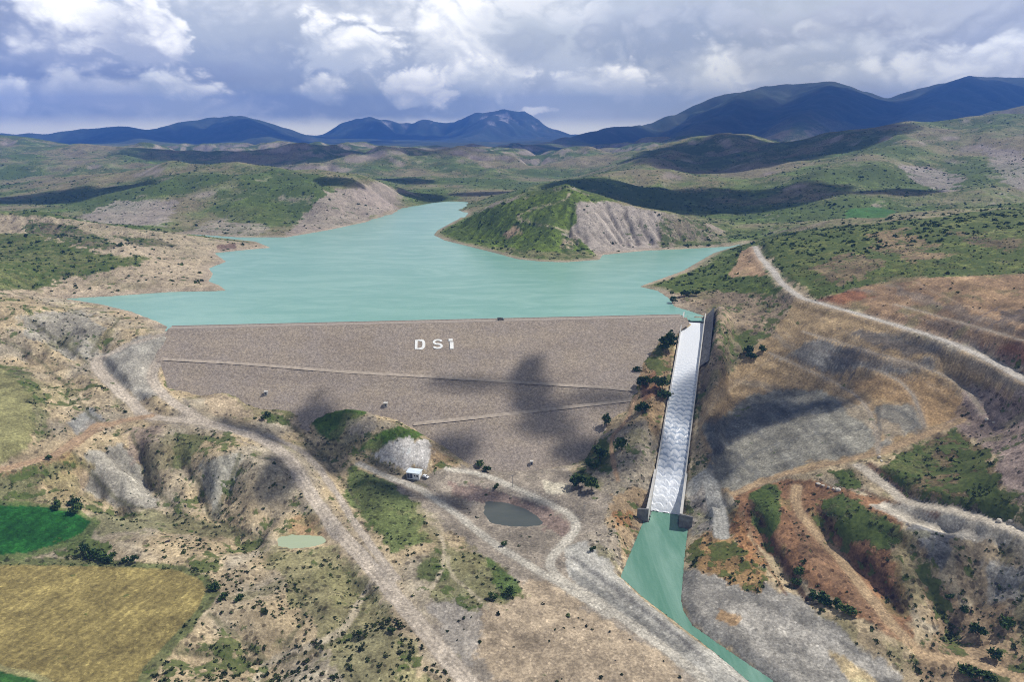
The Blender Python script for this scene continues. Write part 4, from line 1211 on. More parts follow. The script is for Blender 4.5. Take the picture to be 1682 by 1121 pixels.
def mesh_np(name, co, faces, mat, smooth_=True, parent=None):
    me = bpy.data.meshes.new(name)
    co = np.asarray(co, np.float32); faces = np.asarray(faces, np.int32)
    me.vertices.add(len(co)); me.vertices.foreach_set("co", co.ravel())
    k = faces.shape[1]
    me.loops.add(faces.size); me.loops.foreach_set("vertex_index", faces.ravel())
    me.polygons.add(len(faces))
    me.polygons.foreach_set("loop_start", np.arange(0, faces.size, k, dtype=np.int32))
    me.polygons.foreach_set("loop_total", np.full(len(faces), k, np.int32))
    me.polygons.foreach_set("use_smooth", np.full(len(faces), smooth_, bool))
    me.materials.append(mat)
    me.update(calc_edges=True)
    o = bpy.data.objects.new(name, me)
    COL.objects.link(o)
    o.parent = parent
    return o


def quads(nr, nc):
    i = np.arange(nr * nc).reshape(nr, nc)
    return np.stack([i[:-1, :-1], i[:-1, 1:], i[1:, 1:], i[1:, :-1]], -1).reshape(-1, 4)


M_GROUND = ground_material()
SHEETS = [("ground", 0, 1080.0), ("hills", 1080.0, 3600.0), ("mountains", 3600.0, 1e9)]
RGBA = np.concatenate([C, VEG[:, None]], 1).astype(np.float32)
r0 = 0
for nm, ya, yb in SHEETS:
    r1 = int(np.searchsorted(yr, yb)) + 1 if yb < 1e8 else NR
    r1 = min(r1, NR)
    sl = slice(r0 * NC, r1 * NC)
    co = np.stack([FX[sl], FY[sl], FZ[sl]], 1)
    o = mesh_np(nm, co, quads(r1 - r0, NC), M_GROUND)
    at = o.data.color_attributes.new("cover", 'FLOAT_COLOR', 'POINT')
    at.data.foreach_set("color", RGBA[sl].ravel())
    o["kind"] = "structure"
    r0 = r1 - 1

# ------------------------------------------------------------------ water
def water_material(name, col, streak, rough, wave, along=(1, 2.6, 1)):
    m = NT(name)
    o = m.obj()
    st = m.noise(.010, 5, .55, m.scaled(o, along), 1.5)
    fine = m.noise(.08, 4, .6, m.scaled(o, along))
    f = m.math('MULTIPLY_ADD', m.ramp(st, .35, .7), .7, m.math('MULTIPLY', m.ramp(fine, .4, .7), .25))
    m.put(m.mix(f, col, streak), m.b.inputs['Base Color'])
    m.b.inputs['Roughness'].default_value = rough
    m.b.inputs['Specular IOR Level'].default_value = .45
    m.b.inputs['IOR'].default_value = 1.33
    m.bump(m.math('ADD', m.noise(.35, 4, .6), m.math('MULTIPLY', m.noise(1.3, 3, .6), .4)), wave, .5)
    return m.m


def sheet_from_sdf(name, P, z, cell, pad, mat, keep=None):
    x0, y0 = P.min(0) - pad - cell; x1, y1 = P.max(0) + pad + cell
    xs = np.arange(x0, x1, cell); ys = np.arange(y0, y1, cell)
    X, Y = np.meshgrid(xs, ys)
    ok = sdf(X, Y, P) < pad
    if keep is not None:
        ok &= keep(X, Y)
    q = ok[:-1, :-1] & ok[1:, :-1] & ok[:-1, 1:] & ok[1:, 1:]
    f = quads(len(ys), len(xs))[q.ravel()]
    u, inv = np.unique(f, return_inverse=True)
    co = np.stack([X.ravel()[u], Y.ravel()[u], np.full(len(u), z)], 1)
    o = mesh_np(name, co, inv.reshape(-1, 4), mat)
    o["kind"] = "structure"
    return o


def upstream_only(X, Y):
    s, t = dam_st(X, Y)
    a, b = sp_st(X, Y)
    return (t < -9) | ((np.abs(b) < SP_HALF + 40) & (a < -1.0) & (s > CLEN + 1))


sheet_from_sdf("lake", LAKE, WATER, 3.0, 9.0, water_material("lake_water", (.180, .365, .302), (.255, .44, .37), .22, .25), upstream_only)
M_CANAL = water_material("canal_water", (.10, .225, .160), (.20, .335, .265), .2, .5, (6, .8, 1))
sheet_from_sdf("canal_water", CHAN, CHANZ, 1.0, 2.5, M_CANAL, lambda X, Y: (sp_st(X, Y)[0] > SP_LEN - 5) & ((sp_st(X, Y)[0] > SP_LEN + 10) | (np.abs(sp_st(X, Y)[1]) < SP_HALF)))
sheet_from_sdf("pond", POND["dark"][0], POND["dark"][1], 1.0, 2.0, water_material("pond_water", (.075, .085, .075), (.11, .115, .095), .3, .1))
sheet_from_sdf("pond", POND["green"][0], POND["green"][1], 1.0, 1.5, water_material("silt_water", (.34, .40, .26), (.40, .45, .31), .3, .1))


# ------------------------------------------------------------------ naming helpers
def tag(o, label=None, cat=None, group=None, kind=None):
    if label: o["label"] = label
    if cat: o["category"] = cat
    if group: o["group"] = group
    if kind: o["kind"] = kind
    return o


def empty(name, loc, rz=0.0):
    o = bpy.data.objects.new(name, None)
    COL.objects.link(o)
    o.empty_display_size = 1
    o.location = loc; o.rotation_euler = (0, 0, rz)
    return o


def bm_obj(name, bm, mat, parent=None, smooth_=False):
    bmesh.ops.recalc_face_normals(bm, faces=bm.faces)
    me = bpy.data.meshes.new(name)
    bm.to_mesh(me); bm.free()
    for p in me.polygons:
        p.use_smooth = smooth_
    me.materials.append(mat)
    o = bpy.data.objects.new(name, me)
    COL.objects.link(o)
    o.parent = parent
    return o


def box(bm, x0, x1, y0, y1, z0, z1, bev=0.0):
    v = [bm.verts.new(p) for p in ((x0, y0, z0), (x1, y0, z0), (x1, y1, z0), (x0, y1, z0), (x0, y0, z1), (x1, y0, z1), (x1, y1, z1), (x0, y1, z1))]
    fs = [bm.faces.new([v[i] for i in f]) for f in ((3, 2, 1, 0), (4, 5, 6, 7), (0, 1, 5, 4), (1, 2, 6, 5), (2, 3, 7, 6), (3, 0, 4, 7))]
    if bev:
        bmesh.ops.bevel(bm, geom=list({e for f in fs for e in f.edges}), offset=bev, segments=2, affect='EDGES')


def prism(bm, poly, axis_a, axis_b, off, depth_vec):
    """extrude a 2-D outline lying in the plane (off, axis_a, axis_b) along depth_vec"""
    off = np.array(off); a = np.array(axis_a); b = np.array(axis_b); d = np.array(depth_vec)
    lo = [bm.verts.new(off + a * p[0] + b * p[1]) for p in poly]
    hi = [bm.verts.new(off + a * p[0] + b * p[1] + d) for p in poly]
    n = len(poly)
    bm.faces.new(lo[::-1]); bm.faces.new(hi)
    for i in range(n):
        bm.faces.new([lo[i], lo[(i + 1) % n], hi[(i + 1) % n], hi[i]])


def tube(bm, p0, p1, r0, r1, n=8):
    p0 = np.array(p0, float); p1 = np.array(p1, float)
    d = p1 - p0; d /= np.linalg.norm(d)
    u = np.cross(d, (0, 0, 1) if abs(d[2]) < .9 else (1, 0, 0)); u /= np.linalg.norm(u); w = np.cross(d, u)
    a = [bm.verts.new(p0 + r0 * (math.cos(t) * u + math.sin(t) * w)) for t in np.arange(n) * 2 * math.pi / n]
    b = [bm.verts.new(p1 + r1 * (math.cos(t) * u + math.sin(t) * w)) for t in np.arange(n) * 2 * math.pi / n]
    for i in range(n):
        bm.faces.new([a[i], a[(i + 1) % n], b[(i + 1) % n], b[i]])
    bm.faces.new(a[::-1]); bm.faces.new(b)


# ------------------------------------------------------------------ the dam
def dam_material():
    m = NT("rockfill")
    o = m.obj()
    n1 = m.noise(.55, 6, .7); n2 = m.noise(.05, 4, .6); n3 = m.noise(.02, 4, .55, m.scaled(o, (.6, 3.0, 3.0)))
    col = m.mix(m.ramp(n3, .35, .65), (.265, .218, .172), (.325, .268, .205))
    col = m.mix(m.ramp(n2, .35, .7), col, (.285, .24, .20))
    v = m.n('ShaderNodeTexVoronoi'); m.put(o, v.inputs['Vector']); v.inputs['Scale'].default_value = 1.5
    sep = m.n('ShaderNodeSeparateColor'); m.put(v.outputs['Color'], sep.inputs[0])
    k = m.math('MULTIPLY', m.ramp(n1, .3, .72, .72, 1.28), m.ramp(sep.outputs[0], 0, 1, .80, 1.2))
    x = m.n('ShaderNodeVectorMath', operation='SCALE'); m.put(col, x.inputs[0]); m.put(k, x.inputs['Scale'])
    m.put(x.outputs[0], m.b.inputs['Base Color'])
    m.bump(m.math('ADD', n1, m.math('MULTIPLY', v.outputs['Distance'], -.4)), .6, .5)
    return m.m


dam = empty("dam", (CL[0] + CDIR[0] * CLEN / 2, CL[1] + CDIR[1] * CLEN / 2, 0))
tag(dam, "long earth and rockfill dam with a brown stony face holding back the turquoise lake", "dam")
DOFF = np.array([dam.location.x, dam.location.y, 0])


def st_to_w(s, t, z):
    return np.stack([CL[0] + CDIR[0] * s + CNRM[0] * t, CL[1] + CDIR[1] * s + CNRM[1] * t, z], -1) - DOFF


TRACKS = []
for px in ([(262, 592), (400, 600), (560, 613), (700, 621), (860, 631), (1000, 640), (1062, 646)], [(1075, 655), (1000, 664), (930, 672), (860, 680), (770, 690), (672, 700)]):
    q = np.array([on_dam(*p) for p in dense(px, 25)])
    s_, t_ = dam_st(q[:, 0], q[:, 1])
    k = np.argsort(s_)
    TRACKS.append((s_[k], t_[k]))


def face_z(s, t):
    z = CREST - DAM_SLOPE * np.maximum(t, 0)
    add = np.zeros_like(z)
    for ts, tt in TRACKS:
        p = t - np.interp(s, ts, tt)
        on = smooth(ts[0] - 6, ts[0] + 2, s) * smooth(ts[-1] + 6, ts[-1] - 2, s)
        bench = np.where(p < -2.6, -np.maximum(0, 1.0 + (p + 2.6) * .6) * 0, np.where(p < 2.6, .6 * DAM_SLOPE * (p + 2.6), np.maximum(.6 * DAM_SLOPE * 5.2 - (p - 2.6) * .13, 0)))
        add = np.maximum(add, bench * on)
    return z + add


ss = np.arange(-4, CLEN + 6, 1.0); tt = np.concatenate([np.arange(0, 150, .8)])
SS, TT = np.meshgrid(ss, tt)
ZZ = face_z(SS, TT) + .22 * fbm(SS, TT, 3.0, 3, 201) * smooth(0, 3, TT) + .5 * fbm(SS, TT, 40, 2, 203) * smooth(0, 15, TT)
P3 = st_to_w(SS, TT, ZZ)
ed = sdf(P3[..., 0] + DOFF[0], P3[..., 1] + DOFF[1], edge)
q = quads(len(tt), len(ss)); okv = (ed < 10).ravel()
q = q[okv[q].all(1)]
u, inv = np.unique(q, return_inverse=True)
M_DAM = dam_material()
mesh_np("downstream_face", P3.reshape(-1, 3)[u], inv.reshape(-1, 4), M_DAM, True, dam)
# crest: a gravel road between two low kerbs of stone, then the upstream slope
M_GRAVEL = plain("gravel", (.31, .265, .22), .2, .6, .95, .1)
prof = [(0.02, CREST - .05), (-.4, CREST + .35), (-1.1, CREST + .35), (-1.5, CREST + .02), (-8.3, CREST + .02), (-8.7, CREST + .5), (-9.4, CREST + .5), (-9.8, CREST - .1)]
sc_ = np.arange(-4, CLEN + 4, 2.0)
A, B = np.meshgrid(np.arange(len(prof)), sc_)
pt = np.array([p[0] for p in prof])[A]; pz = np.array([p[1] for p in prof])[A]
mesh_np("crest_road", st_to_w(B, pt, pz).reshape(-1, 3), quads(len(sc_), len(prof)), M_GRAVEL, False, dam)
prof = [(-9.8, CREST - .1), (-14, CREST - 2), (-30, CREST - 10)]
A, B = np.meshgrid(np.arange(len(prof)), sc_)
pt = np.array([p[0] for p in prof])[A]; pz = np.array([p[1] for p in prof])[A]
mesh_np("upstream_face", st_to_w(B, pt, pz).reshape(-1, 3), quads(len(sc_), len(prof)), M_DAM, False, dam)
M_TRACK = plain("berm_gravel", (.355, .30, .24), .22, .4, .95, .05)
for ts, t0 in TRACKS:
    s_ = np.arange(ts[0] + 3, ts[-1] - 2, 1.5)
    c = np.interp(s_, ts, t0)
    w = 2.0 + .35 * fbm(s_, s_ * 0, 14, 2, 205)
    lanes = np.stack([c - w, c, c + w], 1)
    zz = face_z(np.repeat(s_[:, None], 3, 1), lanes) + .42
    mesh_np("berm_track", st_to_w(np.repeat(s_[:, None], 3, 1), lanes, zz).reshape(-1, 3), quads(len(s_), 3), M_TRACK, True, dam)

# the three white letters
M_WHITE = plain("white_paint", (.78, .78, .75), .13, .8, .6, 0)
ct = math.cos(math.atan(DAM_SLOPE)); sn = math.sin(math.atan(DAM_SLOPE))
UPV = np.array([-CNRM[0] * ct, -CNRM[1] * ct, sn]); NRMV = np.array([CNRM[0] * sn, CNRM[1] * sn, ct]); RTV = np.array([CDIR[0], CDIR[1], 0])


def ribbon(bm, P, w, org, closed=False):
    P = np.array(P, float); n = len(P)
    L_, R_ = [], []
    for i in range(n):
        a = P[i - 1] if (i > 0 or closed) else P[i]
        b = P[(i + 1) % n] if (i < n - 1 or closed) else P[i]
        d = (b - a) / np.linalg.norm(b - a); nn = np.array([-d[1], d[0]])
        L_.append(P[i] + nn * w / 2); R_.append(P[i] - nn * w / 2)
    vs = []
    for q in (L_, R_):
        for h in (-.3, .45):
            vs.append([bm.verts.new(org + RTV * p[0] + UPV * p[1] + NRMV * h) for p in q])
    for i in range(n if closed else n - 1):
        j = (i + 1) % n
        a, b, c, d = vs[0], vs[1], vs[2], vs[3]
        bm.faces.new([b[i], b[j], d[j], d[i]]); bm.faces.new([a[i], b[i], b[j], a[j]]); bm.faces.new([c[i], c[j], d[j], d[i]])
    if not closed:
        for i in (0, n - 1):
            bm.faces.new([vs[0][i], vs[1][i], vs[3][i], vs[2][i]])


def letter(ch, u0, v0, u1, v1, label):
    p = on_dam((u0 + u1) / 2, v1); q = on_dam((u0 + u1) / 2, v0); a = on_dam(u0, v1); b = on_dam(u1, v1)
    W = float(np.linalg.norm(b - a)); H = float(np.linalg.norm(q - p))
    bm = bmesh.new(); st = W * .27
    org = np.zeros(3)
    if ch == "D":
        r = st / 2
        P = [(-W / 2 + r, r), (W * .12, r)] + [(W * .12 + (W * .38 - r) * math.cos(t), H / 2 + (H / 2 - r) * math.sin(t)) for t in np.linspace(-1.35, 1.35, 9)] + [(W * .12, H - r), (-W / 2 + r, H - r)]
        ribbon(bm, P, st, org, True)
    elif ch == "S":
        st *= .82; r = st / 2
        cx, cy = W / 2 - r, H / 4 - r / 2
        top = [(cx * math.cos(t), H - r - cy + cy * math.sin(t)) for t in np.linspace(.25, math.pi * 1.5, 10)]
        bot = [(cx * math.cos(t), r + cy + cy * math.sin(t)) for t in np.linspace(math.pi / 2, -math.pi + .25 + .0, 10)]
        ribbon(bm, top + bot[1:], st, org)
    else:
        w = W * .62
        ribbon(bm, [(0, 0), (0, H * .68)], w, org)
        ribbon(bm, [(-w * .25, H * .78), (-w * .25, H)], w * 1.1, org)
    o = bm_obj("letter", bm, M_WHITE)
    o.location = p
    tag(o, label, "letter", "white letters laid on the dam face")


letter("D", 681, 558.5, 698.5, 575, "big white letter D lying on the upper dam face")
letter("S", 710.5, 558, 727.5, 574, "big white letter S lying on the dam face between D and I")
letter("I", 737, 557.5, 747, 574, "narrow white dotted letter I lying on the dam face")

# ------------------------------------------------------------------ the spillway
spill = empty("spillway", (SP_BOT[0], SP_BOT[1], 0))
tag(spill, "long straight concrete spillway chute beside the dam with white water running down", "spillway")
SOFF = np.array([SP_BOT[0], SP_BOT[1], 0])
M_CONC = plain("concrete", (.50, .485, .45), .12, .35, .85, .03)
M_CONC3 = plain("dark_concrete", (.17, .165, .16), .3, .4, .9, .05)  # darker concrete, used for the wing walls
M_CONC2 = plain("weathered_concrete", (.30, .295, .28), .2, .25, .9, .05)


def sp_w(a, b, z):
    a, b, z = np.broadcast_arrays(np.asarray(a, float), np.asarray(b, float), np.asarray(z, float))
    return np.stack([SP_TOP[0] + SP_DIR[0] * a + SP_SIDE[0] * b, SP_TOP[1] + SP_DIR[1] * a + SP_SIDE[1] * b, z], -1) - SOFF


def wall_strip(name, aa, b_in, b_out, ztop, zbot, mat):
    """a wall that follows the chute: closed box section swept along aa"""
    n = len(aa)
    sec = np.stack([sp_w(aa, b_in, zbot), sp_w(aa, b_in, ztop), sp_w(aa, b_out, ztop), sp_w(aa, b_out, zbot)], 1)
    f = []
    for i in range(n - 1):
        for k in range(4):
            f.append([i * 4 + k, i * 4 + (k + 1) % 4, (i + 1) * 4 + (k + 1) % 4, (i + 1) * 4 + k])
    f += [[0, 3, 2, 1], [(n - 1) * 4 + k for k in range(4)]]
    return mesh_np(name, sec.reshape(-1, 3), f, mat, False, spill)


aa = np.concatenate([[-16, -8, 0], np.arange(6, SP_LEN - 30, 6.0), [SP_LEN - 30]])
for sd_ in (-1, 1):
    h = np.interp(aa, [-16, 0, 20, SP_LEN - 30], [5.2, 5.2, 2.7, 2.6])
    wall_strip("side_wall", aa, sd_ * SP_HALF, sd_ * (SP_HALF + .75), chute_z(aa) + h, chute_z(aa) - 2.5, M_CONC)
    ab = np.array([SP_LEN - 30.2, SP_LEN - 22, SP_LEN - 12, SP_LEN - 6, SP_LEN + 9.2])
    top = np.interp(ab, [SP_LEN - 31, SP_LEN - 10, SP_LEN + 10], [chute_z(SP_LEN - 30) + 3.2, 5.2, 3.6])
    wall_strip("basin_wall", ab, sd_ * (SP_HALF + .1), sd_ * (SP_HALF + 1.5), top, chute_z(ab) - 6.5, M_CONC)
    # wing wall across the end
    ext = 6.5 if sd_ < 0 else 7.5
    bb = np.array([sd_ * (SP_HALF + .1), sd_ * (SP_HALF + 1.5), sd_ * (SP_HALF + ext)])
    sec = []
    for b in bb:
        zt = 3.62 if abs(b) < SP_HALF + 2 else 2.9
        sec += [sp_w(SP_LEN + 9.2, b, -8.5), sp_w(SP_LEN + 9.2, b, zt), sp_w(SP_LEN + 10.2, b, zt), sp_w(SP_LEN + 10.2, b, -8.5)]
    f = [[i * 4 + k, i * 4 + (k + 1) % 4, (i + 1) * 4 + (k + 1) % 4, (i + 1) * 4 + k] for i in range(2) for k in range(4)] + [[0, 3, 2, 1], [8, 9, 10, 11]]
    mesh_np("wing_wall", np.array(sec), f, M_CONC3, False, spill)
aa = np.concatenate([np.arange(-16, SP_LEN + 9, 3.0)])
fl = np.stack([sp_w(aa, -SP_HALF, chute_z(aa)), sp_w(aa, SP_HALF, chute_z(aa))], 1)
mesh_np("chute_floor", fl.reshape(-1, 3), quads(len(aa), 2), M_CONC2, True, spill)
# sloping stone lining on the hill side of the chute
aa = np.arange(-16, 70, 2.0)
rise = np.interp(aa, [-16, 0, 40, 70], [8, 8.5, 8, 5.5])
bs = np.linspace(0, 1, 6)
li = np.stack([sp_w(aa, SP_HALF + 1.0 + 6.5 * k, chute_z(aa) + np.interp(aa, [0, 20], [3.6, 2.2]) + rise * k + .25 * fbm(aa, aa * 0 + k * 30, 5, 2, 231)) for k in bs], 1)
mesh_np("lining", li.reshape(-1, 3), quads(len(aa), 6), plain("stone_lining", (.15, .145, .14), .35, .5, .95, .15), True, spill)


def chute_water():
    a = np.arange(-.8, SP_LEN - 2.5, .3); b = np.linspace(-SP_HALF + .03, SP_HALF - .03, 56)
    Bq, Aq = np.meshgrid(b, a)
    g = smooth(35, 120, Aq)
    wob = fbm(Aq, Bq, 7, 4, 211); vary = .65 + .5 * smooth(-.35, .35, fbm(Aq, Bq * 1.3, 5.5, 3, 217))
    lam = 3.6 + 1.9 * smooth(60, 170, Aq)
    ph = np.cumsum(np.full_like(Aq, .3) / lam, 0)
    saw = (ph + .42 * np.abs(np.sin(Bq * .55 + .8 * wob + ph * .35)) + .5 * wob) % 1.0
    crestw = np.where(saw < .16, saw / .16, (1 - saw) / .84) ** 1.3
    saw2 = (ph * 1.7 + .5 * np.abs(np.sin(Bq * .9 + 2 + wob * 2)) + wob) % 1.0
    crest2 = np.where(saw2 < .2, saw2 / .2, (1 - saw2) / .8)
    h = g * vary * (.50 * crestw + .14 * crest2) + .10 * fbm(Aq, Bq * 2.5, 1.6, 3, 213) + .06 * fbm(Aq * .25, Bq * 2, 1.2, 2, 214)
    z = chute_z(Aq) + .35 + h
    co = sp_w(Aq, Bq, z) + SOFF
    m = NT("white_water")
    at = m.n('ShaderNodeVertexColor', layer_name="foam_sky")
    sep = m.n('ShaderNodeSeparateColor'); m.put(at.outputs['Color'], sep.inputs[0])
    f = m.math('MULTIPLY', sep.outputs[0], m.ramp(m.noise(1.6, 5, .65), .25, .6, .7, 1.0))
    m.put(m.mix(f, (.30, .37, .47), (.80, .82, .84)), m.b.inputs['Base Color'])  # bluish troughs carry painted sky reflection; white is foam
    m.b.inputs['Roughness'].default_value = .35
    m.b.inputs['Specular IOR Level'].default_value = .4
    m.bump(m.noise(2.2, 4, .6), .4, .3)
    o = mesh_np("chute_water", co.reshape(-1, 3), quads(len(a), len(b)), m.m)
    foam_sky = 1 - g * .9 * smooth(.75, .10, (crestw + .3 * crest2) * vary + .18 * fbm(Aq * .4, Bq * 3, 1.5, 3, 219)) * (1 - .7 * smooth(SP_LEN - 45, SP_LEN - 15, Aq))
    rgba = np.stack([foam_sky] * 3 + [np.ones_like(foam_sky)], -1).astype(np.float32)
    c = o.data.color_attributes.new("foam_sky", 'FLOAT_COLOR', 'POINT')
    c.data.foreach_set("color", rgba.ravel())
    o["kind"] = "structure"


chute_water()

# ------------------------------------------------------------------ plants
def leaf_material(name, a, b):
    m = NT(name)
    oi = m.n('ShaderNodeObjectInfo')
    f = m.math('ADD', m.math('MULTIPLY', m.noise(.9, 3, .6), .8), m.math('MULTIPLY', oi.outputs['Random'], .3))
    m.put(m.mix(m.ramp(f, .3, .8), a, b), m.b.inputs['Base Color'])
    m.b.inputs['Roughness'].default_value = .75
    m.b.inputs['Specular IOR Level'].default_value = .15
    return m.m


M_LEAF = leaf_material("tree_leaves", (.022, .050, .012), (.070, .115, .026))
M_SHRUB = leaf_material("shrub_leaves", (.026, .040, .014), (.075, .095, .030))
M_FARSHRUB = leaf_material("hillside_leaves", (.046, .074, .018), (.098, .138, .036))
M_BARK = plain("bark", (.10, .075, .05), .3, 4, .95)


def leaf_quads(r, n, centre, rad, size, clumps):
    """n small leaf-spray faces gathered in clumps through the crown"""
    cc = []
    for _ in range(clumps):
        d = r.standard_normal(3); d /= np.linalg.norm(d)
        cc.append(d * r.uniform(.35, 1.0) ** .6)
    cc = np.array(cc)
    k = r.integers(0, clumps, n)
    p = cc[k] + r.standard_normal((n, 3)) * .23
    p[:, 2] = np.where(p[:, 2] < -.75, -.75 + .2 * r.random(n), p[:, 2])
    p = np.array(centre) + p * np.array(rad)
    a = r.standard_normal((n, 3)); a /= np.linalg.norm(a, axis=1)[:, None]
    b = np.cross(a, r.standard_normal((n, 3))); b /= np.linalg.norm(b, axis=1)[:, None]
    s = (size * r.uniform(.6, 1.35, n))[:, None]
    q = np.stack([p - a * s - b * s * .6, p + a * s * .9 - b * s * .75, p + a * s + b * s * .6, p - a * s * .7 + b * s * .8], 1)
    return q.reshape(-1, 3)


def make_tree(name, seed, h, w, leaves, mat, trunk=True):
    r = np.random.default_rng(seed)
    root = empty(name, (0, 0, 0))
    q = leaf_quads(r, leaves, (0, 0, h * .60), (w * .5, w * .5, h * .40), w * .085, 11)
    mesh_np("crown", q, np.arange(len(q)).reshape(-1, 4), mat, False, root)
    bm = bmesh.new()
    tube(bm, (0, 0, -.5), (.05 * w * r.uniform(-1, 1), 0, h * .45), h * .035, h * .02, 7)
    for _ in range(5):
        t = r.uniform(0, 6.28); rr = w * .33
        tube(bm, (0, 0, h * r.uniform(.2, .42)), (rr * math.cos(t), rr * math.sin(t), h * r.uniform(.55, .8)), h * .016, h * .006, 5)
    bm_obj("trunk", bm, M_BARK, root, True)
    return root


def dup(root, loc, rz, sc):
    r = root.copy()
    COL.objects.link(r)
    for ch in root.children:
        c = ch.copy()
        COL.objects.link(c)
        c.parent = r
    r.location = loc; r.rotation_euler = (0, 0, rz); r.scale = (sc, sc, sc)
    return r


TREES = [make_tree("tree", 11 + i, 5.6, w, 420, M_LEAF) for i, w in enumerate((4.6, 5.4, 4.0))]
BUSHES = [make_tree("bush", 31 + i, 2.7, w, 300, M_LEAF) for i, w in enumerate((3.6, 4.3, 3.2))]
USED = set()


def stand(kind, u, v, sc, label, cat, group=None, i=None):
    pool = TREES if kind == "tree" else BUSHES
    i = random.randrange(3) if i is None else i
    p = hit([(u, v)])[0]
    src = pool[i]
    if (kind, i) not in USED:
        USED.add((kind, i)); o = src
        o.location = p; o.rotation_euler = (0, 0, random.random() * 6); o.scale = (sc, sc, sc)
    else:
        o = dup(src, p, random.random() * 6, sc)
    tag(o, label, cat, group)
    return o


